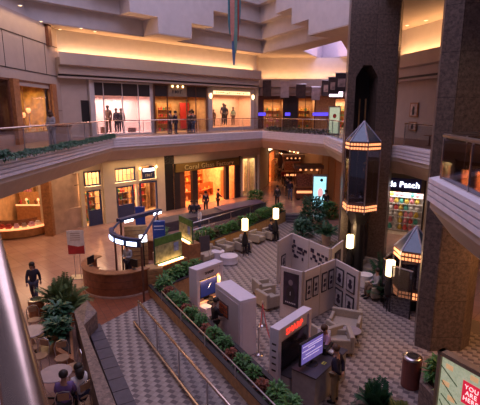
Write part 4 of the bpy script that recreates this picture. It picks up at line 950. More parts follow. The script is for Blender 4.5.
# back planter along the sunken court
PB = [(-2.25,22.3),(.2,25.45),(3.3,30.5)]
trough('wooden_planter','low wooden planter of dense greenery behind the armchairs of the court',PB[::-1],-.0,0,0,woodl) if False else None
tb2 = trough('wooden_planter','low wooden planter of dense greenery behind the armchairs of the court',PB,-.75,ZC,.32,M('planter_amber',(.50,.27,.10),.5,noise=.15))
q1 = plant('leafy_plant','dense green plant in the planter behind the court armchairs',(-2.2,22.9,.25),170,.5,.5,.26,.12,leafg,4,'plants in the planter behind the armchairs')
q2 = plant('flowering_plant','dark plant with red tips in the planter behind the court armchairs',(-1.8,23.5,.25),150,.42,.35,.2,.10,M('leaf_redgreen',(.10,.07,.03),.5,noise=.6),5,'red tipped plants in the planter behind the armchairs')
for i in range(2,18):
    u_ = i/17.5; L1 = 4.0; Lt = 9.9; s = u_*Lt
    a,b,ss = (PB[0],PB[1],s/L1) if s < L1 else (PB[1],PB[2],(s-L1)/(Lt-L1))
    v = Vector((b[0]-a[0],b[1]-a[1],0)).normalized(); p = Vector((a[0]+(b[0]-a[0])*ss, a[1]+(b[1]-a[1])*ss,0))+Vector((-v.y,v.x,0))*.38
    dup(q2 if i % 4 == 3 else q1, (p.x,p.y,.25), i*1.1, sc=random.uniform(.85,1.1))
# ivy on the upper left edge
iv = plant('trailing_ivy','clump of ivy trailing over the upper left ribbed edge',(-8.0,14.6,5.72),170,.42,.30,.18,.10,leafd,6,'ivy along the upper left edge',droop=1.4)
for i in range(1,24): dup(iv, (-7.93,14.6+.54*i,5.72), i*2.1, sc=random.uniform(.62,.8))
fv = plant('low_shrub','low pale shrub on the far upper edge before the neon shops',(2.5,36.3,5.72),120,.5,.3,.22,.10,M('leaf_grey',(.10,.12,.07),.6,noise=.5),7,'shrubs on the far upper edge')
for i in range(1,13): dup(fv, (2.5+.29*i,36.3-.49*i,5.72), i*1.1)
# large plants around the court
pl_ = plant('large_shrub','big round dark green shrub beside the backlit poster at the court edge',(4.9,28.6,ZC),700,1.15,2.0,.42,.16,leafd,8)
plant('large_shrub','lower bluish green shrub behind the photo boards',(4.0,26.6,ZC),420,.85,.95,.36,.16,M('leaf_blue',(.06,.15,.10),.5,noise=.5),9)
plant('large_shrub','green shrub right of the backlit poster before the steps',(6.3,29.6,ZC),420,.9,1.5,.4,.15,leafg,10)
fern('potted_palm','spiky palm beside the white slanted panel near the tower',(5.2,24.9,ZC+.7),18,1.1,leafd,11)
MB().lathe([(.22,0),(.32,.68),(.28,.72),(.05,.70)],14).build('terracotta_planter', marble, loc=(5.2,24.9,ZC)); tag(bpy.data.objects['terracotta_planter'],'round pot holding the spiky palm near the tower','plant pot')
fern('potted_palm','dark palm in the corner between the tower and the lower lift',(6.75,18.6,ZC+.2),22,1.5,leafd,12,1.1)
fern('potted_palm','second dark palm nearer the lower glass lift',(6.2,17.1,ZC+.1),18,1.1,leafd,22,1.1)
plant('large_shrub','round green shrub at the end of the dark ledge before the orange shop',(1.2,32.6,.0),420,.95,1.3,.35,.14,leafg,13)
plant('potted_shrub','small shrub behind the blue information desk posts',(-4.15,22.2,.0),200,.45,1.2,.3,.12,leafg,14)
b1 = at(375,402,ZC)
fern('large_fern','big dark fern at the bottom edge of the court',(2.55+.95,9.75,ZC+.35),30,.95,leafd,15,1.1)
fern('large_fern','yellowish fern beside the big dark fern at the bottom edge',(4.0,9.25,ZC+.35),24,.75,leafy,16,1.1)
t = thing('stone_planter','low round stone planter under the ferns at the bottom edge','planter',(3.7,9.4,ZC)); MB().lathe([(.5,0),(.85,.45),(.78,.5),(.1,.44)],18).build('bowl', stone, t, smooth=False)

# left cafe planter, stone wall, ledge
sw = [(-5.95,14.15),(-5.2,14.45),(-4.75,13.7),(-1.6,7.3),(-2.35,6.9),(-4.3,10.6),(-5.3,12.6),(-6.0,13.6)]
struct('wall_stone_parapet', MB().prism([tuple(at(*p,.9)[:2]) for p in ((74,311),(87,300),(97,312),(84,325),(116,405),(126,425),(105,425),(99,405))],0,.9), stone)
struct('trim_stone_slope', MB().add([tuple(at(74,311,.9)),tuple(at(87,300,.9)),tuple(at(97,312,.9)),tuple(at(84,325,.9)),(*at(86,311,1.0)[:2],1.02)],[(0,4,1),(1,4,2),(2,4,3),(3,4,0)]), stone)
lg = MB(); a = at(87,326,.34); b = at(123,420,.34); a.z = b.z = 0; d = (b-a).normalized(); n_ = Vector((-d.y,d.x,0)); L = (b-a).length
for i in range(9):
    x0 = i*L/9; lg.box(x0+.01,x0+L/9-.01,0,.42,.0,.34,T3(a, math.atan2(d.y,d.x)))
struct('trim_slate_ledge', lg, slate)
t = thing('side_planter','brown walled planter box beside the cafe tables','planter')
pp = [(-7.3,15.3),(-6.0,15.6),(-5.75,14.3),(-5.85,13.6),(-4.7,11.0),(-5.6,11.6),(-6.6,13.2)]
o = MB().prism([(-7.15,15.35),(-6.2,15.6),(-5.85,13.75),(-4.75,11.1),(-5.45,11.6),(-6.35,13.1)],0,.42).build('box', wood, t); MB().prism([(-7.0,15.25),(-6.3,15.4),(-5.95,13.75),(-4.95,11.4),(-5.4,11.75),(-6.2,13.2)],.42,.45).build('soil', soil, t)
fern('large_fern','tall pale green fern at the head of the cafe planter',(-6.55,14.75,.45),26,1.25,M('leaf_fern',(.16,.22,.08),.5,noise=.4),17,1.25)
fern('large_fern','second pale fern leaning beside the tall one in the cafe planter',(-6.15,14.35,.45),20,1.0,M('leaf_fern',(.2,.2,.1),.5),18,1.1)
plant('broadleaf_plant','glossy broad leaved dark plant in the middle of the cafe planter',(-6.1,13.3,.42),170,.50,.6,.34,.18,leafd,19)
plant('broadleaf_plant','glossy broad leaved dark plant nearest the cafe tables',(-5.7,12.35,.42),150,.45,.5,.32,.18,leafd,20)

# ============================================================ CAFE
t = cafe0 = thing('cafe_table','round grey cafe table between the planter and the left railing',"table",(*at(31,331,.75)[:2],0))
MB().lathe([(.40,.72),(.42,.735),(.42,.75),(.40,.76)],24).build('tabletop', M('table_top',(.42,.32,.30),.35), t)
MB().tube([(0,0,.02),(0,0,.72)],.03,8).build('column', black, t); MB().tube([(-.28,0,.02),(.28,0,.02)],.02,6).tube([(0,-.28,.02),(0,.28,.02)],.02,6).build('foot', black, t)
dup(cafe0,(*at(55,373,.75)[:2],0),label='round cafe table in front of the seated cafe guests')
dup(cafe0,(-5.85,9.4,0),label='cafe table close to the left railing at the bottom') if False else None
ch = thing('cafe_chair','x','chair',(0,0,0)); cw = M('chair_wood',(.42,.24,.13),.45)
MB().lathe([(.2,.43),(.21,.45),(.2,.47)],16).build('seat', cw, ch)
for x,y in ((-.15,-.15),(.15,-.15),(-.14,.15),(.14,.15)): MB().tube([(x*1.15,y*1.15,0),(x,y,.44)],.013,6).build('leg', steel, ch)
MB().tube([(-.17,-.15,.44),(-.2,-.2,.70),(-.14,-.22,.86),(0,-.23,.90),(.14,-.22,.86),(.2,-.2,.70),(.17,-.15,.44)],.014,6).build('back_frame', steel, ch)
MB().box(-.13,.13,-.235,-.215,.66,.84).build('backrest', cw, ch)
# seats face +y
for i,(x,y,rz,lb) in enumerate(((*at(34,320,.45)[:2],-2.6,'cafe chair with tan back by the litter pillar, farthest of the cafe chairs'),(*at(42,334,.45)[:2],2.0,'cafe chair by the brown planter wall at the first table'),(*at(33,347,.45)[:2],.2,'cafe chair on the near side of the first cafe table'),(*at(40,356,.45)[:2],2.9,'cafe chair standing behind another on the near side of the first table'),
    (*at(62,358,.45)[:2],-2.8,'cafe chair with tan back at the far side of the second table'),(*at(73,367,.45)[:2],2.2,'cafe chair against the stone wall at the second table'),(*at(35,398,.45)[:2],-.6,'cafe chair nearest the left railing at the second table'),(*at(81,394,.45)[:2],.9,'cafe chair under the guest with white sleeves'),(*at(66,402,.45)[:2],.2,'cafe chair lowest in view under the guest in black'))):
    if i == 0: ch.location = (x,y,0); ch.rotation_euler = (0,0,rz); ch['label'] = lb; ch['group'] = 'cafe chairs by the left railing'
    else: dup(ch,(x,y,0),rz,lb)
person((*at(80.5,395,.45)[:2],0),.9,'seated cafe guest in white with dark hair beside the stone wall','sit',cl_white,cl_navy,near=True,long_hair=True)
person((*at(66,403,.45)[:2],0),.2,'seated cafe guest in black and purple at the bottom edge','sit',M('cloth_purple',(.2,.12,.3),.9),dark,near=True)
t = thing('ash_urn','round brown litter urn with a dark steel top beside the walking woman','bin',(-7.45,14.6,0)); MB().lathe([(.25,0),(.27,.03),(.27,.62),(.25,.66)],20).build('body', wood, t); MB().lathe([(.27,.66),(.27,.70),(.2,.71)],20).build('rim', steel, t); MB().lathe([(.19,.69),(.19,.715)],16).build('sand_tray', black, t)
person((-8.05,15.75,0),PI+.25,'woman in black walking on the pink floor at the left','walk',cl_navy,M('cloth_darkblue',(.05,.05,.09),.9),near=True,long_hair=True,sc=.97)
# floor sign on two posts
t = thing('floor_sign','white and red notice board on two thin posts on the pink floor','sign',(-7.35,18.45,0),.15)
for x in (-.12,.12): MB().tube([(x,0,0),(x,0,1.2)],.015,6).build('post', steel, t)
MB().box(-.35,.35,-.3,.3,0,.02).build('base', steel, t)
MB().box(-.36,.36,-.02,.02,1.1,2.2).build('board', M('board_white',(.75,.66,.60),.6), t); MB().add([(-.35,-.022,1.11),(.35,-.022,1.11),(.35,-.022,1.5),(.1,-.022,1.45),(-.35,-.022,1.56)],[(0,1,2,3,4)]).build('red_band', red, t)
g = MB()
for i in range(4): g.box(-.22,.2,-.024,-.021,2.05-.1*i,2.09-.1*i)
g.build('printed_lines', marble, t)

# ============================================================ INFORMATION DESK
DC = (-5.15,17.75)
t = thing('information_desk','curved brown wooden information desk on the red tiles','desk',(DC[0],DC[1],0))
dk = M('desk_wood',(.27,.09,.04),.35,noise=.2)
ringwall((0,0),1.55,1.62,R(150),R(328),.08,1.0,26).build('front_panel', dk, t); ringwall((0,0),1.22,1.66,R(150),R(328),1.0,1.05,26).build('worktop', wood, t); ringwall((0,0),1.5,1.66,R(150),R(328),0,.08,26).build('plinth', marble, t)
for zz in (.38,.68): ringwall((0,0),1.62,1.628,R(150),R(328),zz,zz+.015,26).build('groove', woodd, t)
ringwall((0,0),1.0,1.5,R(175),R(300),.70,.74,20).build('inner_shelf', dk, t)
t = thing('drawer_unit','square brown cabinet with drawers at the right end of the information desk','cabinet',(-3.62,17.15,0),.35)
MB().box(-.32,.32,-.3,.3,0,1.0).build('body', woodl, t)
for i in range(5): o = MB().box(-.3,.3,-.325,-.30,.06+.19*i,.22+.19*i).build('drawer', woodl, t); MB().tube([(-.08,-.345,.14+.19*i),(.08,-.345,.14+.19*i)],.008,5).build('handle', woodd, o)
mon0 = thing('computer_monitor','x','monitor',(0,0,0)); MB().box(-.2,.2,-.02,.02,.1,.42).build('housing', black, mon0); MB().box(-.18,.18,-.026,-.02,.13,.40).build('screen', M('screen_pale',(.4,.5,.6),.2,emit=(.5,.6,.8),es=.6,noise=.3,ns=8), mon0); MB().lathe([(.1,0),(.02,.03),(.02,.12)],10).build('stand', black, mon0)
mon0.location = (-4.35,16.72,1.05); mon0.rotation_euler = (0,0,2.6); mon0['label'] = 'computer monitor on the right end of the information desk'
dup(mon0,(-6.25,17.1,1.05),-1.9,'computer monitor on the left arm of the information desk')
person((-4.95,18.1,0),PI-.5,'attendant in grey standing inside the information desk','hold',cl_grey,cl_navy)
# blue canopy
t = thing('desk_canopy','blue curved canopy with spotlights over the information desk','canopy',(DC[0],DC[1],0))
cb = (1.6,-.15)
ringwall(cb,1.75,1.92,R(185),R(262),2.3,2.62,20).build('front_band', navy, t); ringwall(cb,1.70,1.74,R(187),R(260),2.35,2.5,20).build('inner_band', steel, t)
ringwall(cb,1.93,1.94,R(226),R(240),2.34,2.50,8).build('light_strip', bluewhite, t); ringwall(cb,1.93,1.94,R(245),R(258),2.34,2.50,8).build('light_strip', bluewhite, t); ringwall(cb,1.93,1.94,R(204),R(220),2.34,2.50,8).build('light_strip', bluewhite, t)
MB().box(0,2.5,-.15,.15,2.6,2.75).build('rear_beam', navy, t, loc=(-.2,.6,0), rz=R(55))
for x in (.45,2.2): MB().box(x-.25,x+.25,-.17,-.15,2.55,2.65).build('light_strip', whiteglow, t, loc=(-.2,.6,0), rz=R(55))
for x,y,z in ((-.2,-.1,2.4),(1.35,-1.9,2.3),(-.15,.75,2.6),(1.15,2.5,2.6)): MB().tube([(x,y,0),(x,y,z)],.045,8).build('post', woodd, t)
MB().tube([(-.2,-.2,2.55),(-.15,.7,2.65)],.05,8).build('side_beam', navy, t); MB().tube([(1.35,-1.9,2.55),(1.2,2.4,2.65)],.05,8).build('side_beam', navy, t)
t = thing('wooden_pier','tall slatted wooden pier behind the information desk','partition',(-4.75,18.9,0),.2); MB().box(-.5,.5,-.12,.12,0,2.3).build('body', woodl, t)
g = MB()
for i in range(11): g.box(-.5,.5,-.135,-.12,.1+.2*i,.12+.2*i)
g.build('slat_grooves', woodd, t)
for i,(x,y,lb) in enumerate(((-3.75,19.2,'tall blue banner column right of the information desk'),(-5.3,22.2,'blue banner column farther behind the information desk'))):
    t = thing('banner_column', lb, 'banner column', (x,y,0), .15); MB().box(-.28 if i==0 else -.25,.28 if i==0 else .25,-.1,.1,.9 if i==0 else .8,2.45).build('banner', blue, t)
    MB().tube([(-.3,0,0),(-.3,0,.95)],.03,6).tube([(.3,0,0),(.3,0,.95)],.03,6).build('post', steel, t); MB().box(-.45,.45,-.25,.25,0,.06).build('base', blue, t)
    if i == 0: MB().box(-.22,.22,-.105,-.1,2.2,2.25).box(-.22,.22,-.105,-.1,2.05,2.08).build('printed_lines', white, t)
t = thing('lit_sign','small white lit square sign on the post beside the desk','sign',(-4.2,17.9,1.85),.2); MB().box(-.16,.16,-.03,.03,0,.3).build('light_panel', whiteglow, t); MB().tube([(0,0,0),(0,0,-1.85)],.03,6).build('post', black, t)
t = thing('blue_box','low blue box at the foot of the blue banner column','box',(-3.35,18.75,0)); MB().box(-.25,.25,-.2,.2,0,.5).build('carton', blue, t); MB().box(-.26,.26,-.21,.21,.5,.54).build('lid', navy, t)
t = thing('service_counter','dark brown counter behind the blue column and the shrub','counter',(-4.6,21.0,0)); MB().box(-.9,.7,-.3,.3,0,1.0).build('body', woodd, t); MB().box(-.95,.75,-.35,.35,1.0,1.05).build('worktop', wood, t)

# ============================================================ LIT POSTER BOARDS
def posterboard(loc, rz, label, W, z0, H, pal):
    t = thing('lit_poster_board', label, 'display board', loc, rz)
    MB().box(-W/2-.1,W/2+.1,-.25,.35,0,z0).build('pedestal', wood, t); MB().box(-W/2,W/2,-.03,.03,z0,z0+H).build('board', leafd, t)
    MB().box(-W/2+.02,W/2-.02,-.04,-.03,z0+.12,z0+H*.72).build('poster', pal, t); MB().box(-W/2+.02,W/2-.02,-.042,-.03,z0+H*.74,z0+H-.02).build('green_banner', M('banner_green',(.10,.22,.04),.6,noise=.3), t)
    MB().box(-W*.45,W*.45,-.20,-.12,z0+.02,z0+.07).build('light_strip', bulb, t); MB().box(W*.18,W*.36,-.046,-.04,z0+.4,z0+.8).build('portrait', M('portrait_blue',(.2,.25,.5),.6,noise=.5), t)
    return t
pal1 = M('poster_pale', (.38,.36,.18), .6, noise=.5, ns=5)
posterboard((-3.12,17.9,0), .88, 'green lit poster board on a wooden pedestal behind the short planter', 1.55, .95, 1.2, pal1)
posterboard((-2.7,20.75,0), -.98, 'farther green lit poster board turned towards the court', 1.45, 1.05, 1.15, pal1)
tri = thing('sign_easel','leaning grey easel frame right of the farther poster board','easel',(-1.75,20.6,0),.6)
for x in (-.3,.3): MB().tube([(x,0,0),(x*.5,.25,1.5)],.02,6).build('leg', steel, tri)
MB().tube([(0,.75,0),(0,.25,1.5)],.02,6).build('leg', steel, tri); MB().box(-.3,.3,.05,.08,.5,1.3).build('board', slate, tri)

# ============================================================ ESCALATOR LEDGE AND RAILS BEHIND THE COURT
t = thing('dark_ledge','long dark curved ledge on the floor before the orange shop','ledge')
sweep([(-5.2,25.8),(-3.6,27.3),(-1.2,29.4),(.7,31.3),(1.7,32.0)], [(-.45,0),(.45,0),(.45,.62),(-.45,.75)]).build('body', slate, t)
sweep([(-1.5,29.2),(.7,31.3),(1.6,31.9)], [(-.5,.76),(.55,.66),(.55,.70),(-.5,.80)]).build('top_slab', M('slab_purple',(.16,.12,.17),.4), t)
railing([(-3.2,23.7),(2.0,30.6)], 'long steel railing sloping past the planter behind the armchairs', hm=steel, z0=.0, r=.03, h=1.0)
railing([(-2.98,23.3),(-.1,27.0)], 'short lower railing just behind the greenery of the back planter', hm=steel, z0=.0, r=.025, h=.75)
for i,(px,py,z,ps,c,c2,lb) in enumerate(((192,222,0,'sit',dark,dark,'person in black sitting on the dark ledge, left of a pair'),(197,222,0,'sit',cl_navy,dark,'person in black sitting on the dark ledge, right of a pair'),(206,213,0,'stand',cl_navy,dark,'dark figure standing before the orange shop, left'),(218,210,0,'reach',dark,dark,'dark figure leaning forward before the orange shop, right'),(200,233,0,'stand',cl_white,cl_jean,'person in a white shirt behind the steel railing'))):
    p = at(px,py,z)
    person((p.x,p.y,.25 if ps == 'sit' else 0), [PI,PI,.4,-1.2,2.][i], lb, ps, c, c2, sc=.95)
# steps into the court
st = MB()
for i in range(3): st.box(3.3,4.9,30.9-.35*i-.0,31.3,ZC+.0,-.0-.125*(i)) 
struct('floor_court_steps', MB().box(3.35,4.85,30.75,31.1,ZC,-.12).box(3.35,4.85,30.4,30.75,ZC,-.25).box(3.35,4.85,30.05,30.4,ZC,-.37), slate)
# backlit poster, people beyond
t = thing('poster_stand','tall backlit blue and white poster stand at the edge of the big shrub','poster stand',(6.0,31.9,0),-.15)
MB().box(-.55,.55,-.12,.12,0,2.75).build('case', steel, t)
MB().box(-.46,.46,-.14,-.12,.25,2.6).build('poster', M('poster_cyan',(.5,.8,.9),.4,emit=(.35,.85,1),es=1.3,noise=.5,ns=2.2), t); MB().blob((.05,-.15,1.4),.2,1,.1,1.8).build('picture', M('poster_pinkfig',(1,.6,.6),.5,emit=(1,.5,.5),es=.8,noise=.4), t); MB().blob((.12,-.15,2.35),.12,1,.1,1).build('hair_shape', black, t)
person((*at(277,207,0)[:2],0),.2,'dark clothed person standing at the top of the court steps','stand',dark,dark)
person((*at(325,213,0)[:2],0),.1,'person in black walking away down the right corridor','stand',dark,dark)
for i,(px,py,a,c,c2,lb) in enumerate(((279,183,.1,cl_brown,dark,'far walker in brown by the small orange shop'),(283,186,3.,cl_red,dark,'far walker in a red top in the corridor'),(287,196,.3,dark,dark,'dark walker in the corridor, left of the cart'),(290,200,3.1,cl_navy,cl_jean,'walker with blue trousers close to the market cart'),(289,191,.2,dark,cl_brown,'dark walker farther behind the market cart'),(284,176,.2,cl_grey,dark,'farthest grey walker in the corridor'))):
    p = at(px,py,0); person((p.x,p.y,0),a,lb,'walk' if i % 2 else 'stand',c,c2)
# upper floor people
person((-8.85,20.5,ZU),2.8,'woman in grey reading at the upper left railing','hold',cl_grey,cl_grey,long_hair=True,hair=hair_br)
for i,(px,py,a,ps,c,c2,lb) in enumerate(((171,137,1.,'stand',cl_brown,dark,'person in a brown coat at the upper railing, left of a pair'),(176,137,-2,'stand',cl_navy,cl_navy,'person in dark clothes at the upper railing, middle'),(190,136,2.6,'stand',dark,cl_navy,'person in dark clothes at the upper railing, right'),(193.5,136,.6,'stand',cl_brown,cl_jean,'person in brown right beside another at the upper railing'))):
    p = at(px,py,ZU)
    while p.y > p.x+36.6: p = p+(Vector((0,0,ZU))-p).normalized()*.2*1
    p.z = ZU; q3 = diag(37.5, (p.x)/q); k_ = 38/(p.y-p.x); x_ = p.x*k_; y_ = p.y*k_
    person((x_,y_,ZU),a,lb,ps,c,c2,sc=.98)
person((6.9,27.2,ZU),.8,'person in black standing under the white hanging sign','stand',dark,dark)

# ============================================================ EXHIBITION PANELS
frm = M('frame_black', (.03,.02,.025), .4); phot = M('photo_pale', (.55,.50,.50), .5, noise=.3, ns=9); photd = M('photo_dark', (.04,.025,.05), .4, noise=.6, ns=3); violet = M('photo_violet', (.10,.06,.22), .5, noise=.5, ns=9)
def panel(p0, p1, label, frames=(), h=2.1, collage=None, seed=0):
    a = Vector((*p0,ZC)); b = Vector((*p1,ZC)); d = b-a; W = d.length
    t = thing('exhibition_panel', label, 'partition', tuple(a), math.atan2(d.y,d.x), 'beige exhibition panels of the court')
    MB().box(.02,W-.02,-.035,.035,.03,h).build('board', offw, t, bevel=.006); [MB().box(x,x+.03,-.04,.04,0,h+.01).build('edge_post', beige, t) for x in (0,W-.03)]
    T = Matrix.Translation(a) @ Matrix.Rotation(math.atan2(d.y,d.x),4,'Z')
    for (x0,x1,z0,z1,kind,lb) in frames:
        f = thing('framed_photograph', lb, 'picture', tuple(T @ Vector(((x0+x1)/2,-.04,z0))), math.atan2(d.y,d.x), 'photographs on the exhibition panels'); w_ = (x1-x0)/2; hh = z1-z0
        MB().box(-w_,w_,-.03,0,0,hh).build('frame', frm, f)
        if kind == 'p':
            MB().box(-w_+.03,w_-.03,-.036,-.03,.04,hh-.04).build('photograph', photd, f); MB().blob((0,-.037,hh*.72),.10,1,.1,1.2).build('face', M('photo_face',(.30,.22,.24),.5), f); MB().blob((0,-.036,hh*.38),.2,1,.03,1.6).build('figure', frm, f)
            g = MB()
            for i in range(6): g.box(-.22+.08*i,-.17+.08*i,-.042,-.036,.12,.17)
            g.box(-.01,.01,-.055,-.05,hh*.34,hh*.45); g.build('caption', cl_white, f)
        else:
            MB().box(-w_+.045,w_-.045,-.034,-.03,.055,hh-.055).build('mount', phot, f)
            MB().blob((0,-.034,hh*.60),min(w_*.42,.09),1,.12,1.1).blob((0,-.034,hh*.36),min(w_*.55,.13),1,.1,.9).build('photograph', photd, f)
    if collage:
        rnd = random.Random(seed)
        first = None
        for i,(x,z) in enumerate(collage):
            if first is None:
                first = MB().box(-.10,.10,-.012,0,-.08,.08).build('photo_print', photd); tag(first, 'small dark photo pinned in the collage on the far exhibition panels', 'photo', 'pinned collage photos'); o = first
            else: o = first.copy(); COL.objects.link(o)
            o.location = T @ Vector((x,-.037,z)); o.rotation_euler = (0,0,math.atan2(d.y,d.x)); o.scale = (rnd.uniform(.6,1.25),1,rnd.uniform(.6,1.2))
    return t
panel((1.57,15.58),(2.32,14.96),'exhibition panel with one tall dark portrait poster',[(.17,.83,.62,1.95,'p','tall dark portrait poster with white caption')])
B0 = Vector((2.36,14.98)); B1 = Vector((3.81,16.38)); Bm = (B0+B1)/2
nm = ['narrow framed photo nearest the portrait poster','narrow framed photo second from the portrait poster','narrow framed photo beyond the panel joint','narrow framed photo at the inner corner']
for i,(a,b) in enumerate(((B0,Bm),(Bm,B1))):
    panel(tuple(a),tuple(b),['exhibition panel with two framed photos beside the portrait poster','exhibition panel with two framed photos at the inner corner'][i],[(.08,.42,.95,1.75,'f',nm[2*i]),(.52,.86,.95,1.75,'f',nm[2*i+1])])
panel((3.85,16.36),(4.42,14.96),'exhibition panel with four framed photos and the sofa before it',[(.12,.62,1.12,1.85,'f','framed photo upper left of four on the right panel'),(.82,1.32,1.12,1.85,'f','framed photo upper right of four on the right panel'),(.12,.62,.22,.98,'f','framed photo lower left of four on the right panel'),(.82,1.32,.22,.98,'f','framed photo lower right of four on the right panel')])
Dm = (Vector((2.53,20.13))+Vector((3.87,17.66)))/2
panel((2.53,20.13),tuple(Dm),'far exhibition panel with a photo collage, left',collage=[(.25,1.75),(.3,1.55),(.2,1.25),(.35,1.05),(.55,1.3),(.65,1.5),(.75,1.3),(.85,1.5),(1.0,1.35),(.5,1.05),(.95,1.05),(1.15,1.5),(.15,1.45)],seed=1)
panel(tuple(Dm),(3.87,17.66),'far exhibition panel with a photo collage, right',collage=[(.25,1.7),(.2,1.3),(.4,1.45),(.7,1.65),(.85,1.45),(1.0,1.65),(.8,1.2),(1.1,1.3),(.75,.95),(.95,.95),(1.2,1.1),(.55,1.3),(1.25,1.6)],seed=2)
panel((1.73,18.82),(2.53,20.13),'short return panel at the far left of the photo boards',[(.3,.75,.7,1.3,'f','small dark photo on the short return panel')])
panel((3.93,17.68),(4.73,18.97),'narrow exhibition panel with one dark photo beside the far collage',[(.35,1.1,.9,1.8,'p','dark photo on the narrow far panel')])

# ============================================================ KIOSKS
# plain white tall box
kw = white; an = R(30.3)
t = thing('display_cabinet','tall plain white display box with a small product board on its left side','display cabinet',(.0,12.65,ZC),an)
MB().box(0,.62,0,1.72,.0,2.0).build('body', kw, t, bevel=.012)
MB().box(-.0,.62,-.0,1.72,2.0,2.012).build('top', white, t)
MB().box(-.012,0,.1,1.62,.1,1.85).build('side_panel', M('kiosk_grey',(.60,.54,.58),.5,noise=.03), t); MB().box(.08,.55,-.012,0,.06,1.94).build('access_door', kw, t); MB().blob((.50,-.02,1.0),.02).build('lock', steel, t)
MB().box(-.03,-.012,.75,1.4,1.05,1.55).build('product_board', M('board_grey',(.12,.08,.08),.5), t)
for i in range(4):
    for j in range(3): MB().box(-.045,-.03,.79+.15*i,.91+.15*i,1.09+.15*j,1.19+.15*j).build('sample', M('sample_orange',(.5,.12,.05),.5,noise=.6,ns=30), t)
def kiosk(loc, rz, W, D, H, label, lit, logo, ls=.27):
    t = thing('television_kiosk', label, 'kiosk', loc, rz)
    MB().box(0,.14,0,D,0,H).build('side_wall', kw, t); MB().box(W-.14,W,0,D,0,H).build('side_wall', kw, t); MB().box(0,W,0,D,H,H+.10).build('top_slab', kw, t); MB().box(.14,W-.14,D-.08,D,0,H).build('back_wall', M('kiosk_grey',(.6,.54,.58),.5) , t)
    MB().box(.14,W-.14,.06,D-.08,H-.36,H).build('logo_header', kw, t)
    MB().box(.14,W-.14,-.30,D-.08,.0,.62).build('cabinet_base', kw if lit else cl_grey, t)
    MB().box(.14,W-.14,-.32,D-.08,.62,.66).build('shelf', M('shelf_dark',(.06,.05,.06),.3) if not lit else kw, t)
    if logo: text('logo_lettering','SHARP',ls,logo,t,(W/2,.045,H-.17),(PI/2,0,0),.012,sx=1.0)
    return t
k1 = kiosk((-1.60,14.98,ZC), R(47), 1.36, .44, 2.05, 'white television kiosk glowing orange inside, farther of two', True, M('logo_dark',(.05,.03,.03),.5), .14)
for x0,x1 in ((.14,.19),(1.17,1.22)): MB().box(x0,x1,.10,.14,.7,1.75).build('light_strip', amberglow, k1)
MB().box(.2,1.16,.12,.16,.70,.74).build('light_strip', amberglow, k1); MB().box(.16,1.20,-.28,-.24,.30,.33).build('light_strip', amberglow, k1)
T = to_shop((-1.60,14.98,ZC), R(47)); p = T @ Vector((.68,.02,1.62)); area('kiosk_lamp', p, .9, 24, (1,.5,.2), rot=(R(20),0,R(47)), sy=.1)
def tv(loc, rz, W, H, label, scr, on=None):
    t = thing('television', label, 'television', loc, rz); MB().box(-W/2,W/2,-.03,.05,.10,.10+H).build('housing', black, t, bevel=.01); MB().box(-W/2+.035,W/2-.035,-.036,-.03,.15,.07+H).build('screen', scr, t)
    MB().lathe([(.2,0),(.18,.02),(.04,.03),(.04,.12)],16).build('stand', black, t)
    if on: on(t, W, H)
    return t
def scr1(t,W,H):
    g = MB().add([(-.06,-.04,.42),(.0,-.04,.45),(.12,-.04,.62),(.03,-.04,.55)],[(0,1,2,3)]); g.build('screen_mark', M('screen_white',(1,1,1),.5,emit=(.7,.8,1),es=.9), t)
tv(tuple(T @ Vector((.68,.12,.80))), R(47), 0.92, .72, 'dark blue television screen in the orange lit kiosk', M('screen_navy',(.01,.012,.05),.15,emit=(.02,.03,.16),es=.5,noise=.4,ns=2), scr1)
o = thing('demo_player','small dark player on the shelf of the orange lit kiosk','player',tuple(T @ Vector((.75,-.12,.66))),R(47)); MB().box(-.24,.24,-.14,.14,0,.10).build('body', black, o, bevel=.01); MB().box(-.2,.2,-.146,-.14,.03,.07).build('front_panel', steel, o)
r2 = R(50)
k2 = kiosk((1.06,10.74,ZC), r2, 1.74, .30, 1.95, 'white television kiosk with a red lit brand name, nearest of two', False, redglow)
T = to_shop((1.06,10.74,ZC), r2)
MB().box(.2,1.54,.02,.05,.75,1.58).build('glass_backboard', M('smoke_panel',(.03,.025,.035),.15), k2)
for i in range(5): MB().box(-.006,0,.08,.22,.75+.2*i,.80+.2*i).build('vent_slot', dark, k2)
t = thing('demo_counter','grey sales counter extending in front of the red lettered kiosk','counter',tuple(T @ Vector((.25,-.32,0))),r2)
MB().box(-.05,1.75,-.75,0,0,.92).build('body', cl_grey, t, bevel=.01); MB().box(-.08,1.78,-.78,0,.92,.96).build('worktop', M('shelf_dark',(.06,.05,.06),.3), t)
def scr2(t,W,H):
    g = MB()
    for i,(z,w1,w2) in enumerate(((.30,-.4,.3),(.38,-.3,.42),(.50,-.45,.1),(.58,-.2,.4),(.64,-.42,.42))): g.box(w1*W,w2*W,-.040,-.036,z,z+.03)
    g.build('screen_bands', M('screen_lilac',(.8,.7,1),.5,emit=(.55,.45,.85),es=.7), t)
tv(tuple(T @ Vector((.72,-.62,.96))), r2-.12, 1.02, .68, 'large television showing lilac bands on the grey counter', M('screen_violet',(.2,.15,.4),.2,emit=(.16,.12,.42),es=.8,noise=.5,ns=3), scr2)
t = thing('printer','dark printer with paper on the far end of the grey counter','printer',tuple(T @ Vector((1.55,-.55,.96))),r2); MB().box(-.25,.25,-.2,.2,0,.22).build('body', black, t, bevel=.02); MB().box(-.15,.15,-.36,-.15,.05,.08).build('paper_tray', steel, t); MB().box(-.1,.1,-.33,-.16,.08,.085).build('paper', cl_white, t)
t = thing('leaflet','small yellow leaflet lying on the grey counter below the television','leaflet',tuple(T @ Vector((.95,-.90,.96))),r2); MB().box(-.07,.07,-.05,.05,0,.012).build('sheet', M('paper_yellow',(.6,.55,.1),.5), t); MB().box(-.05,.05,-.03,.0,.012,.016).build('print', leafd, t)
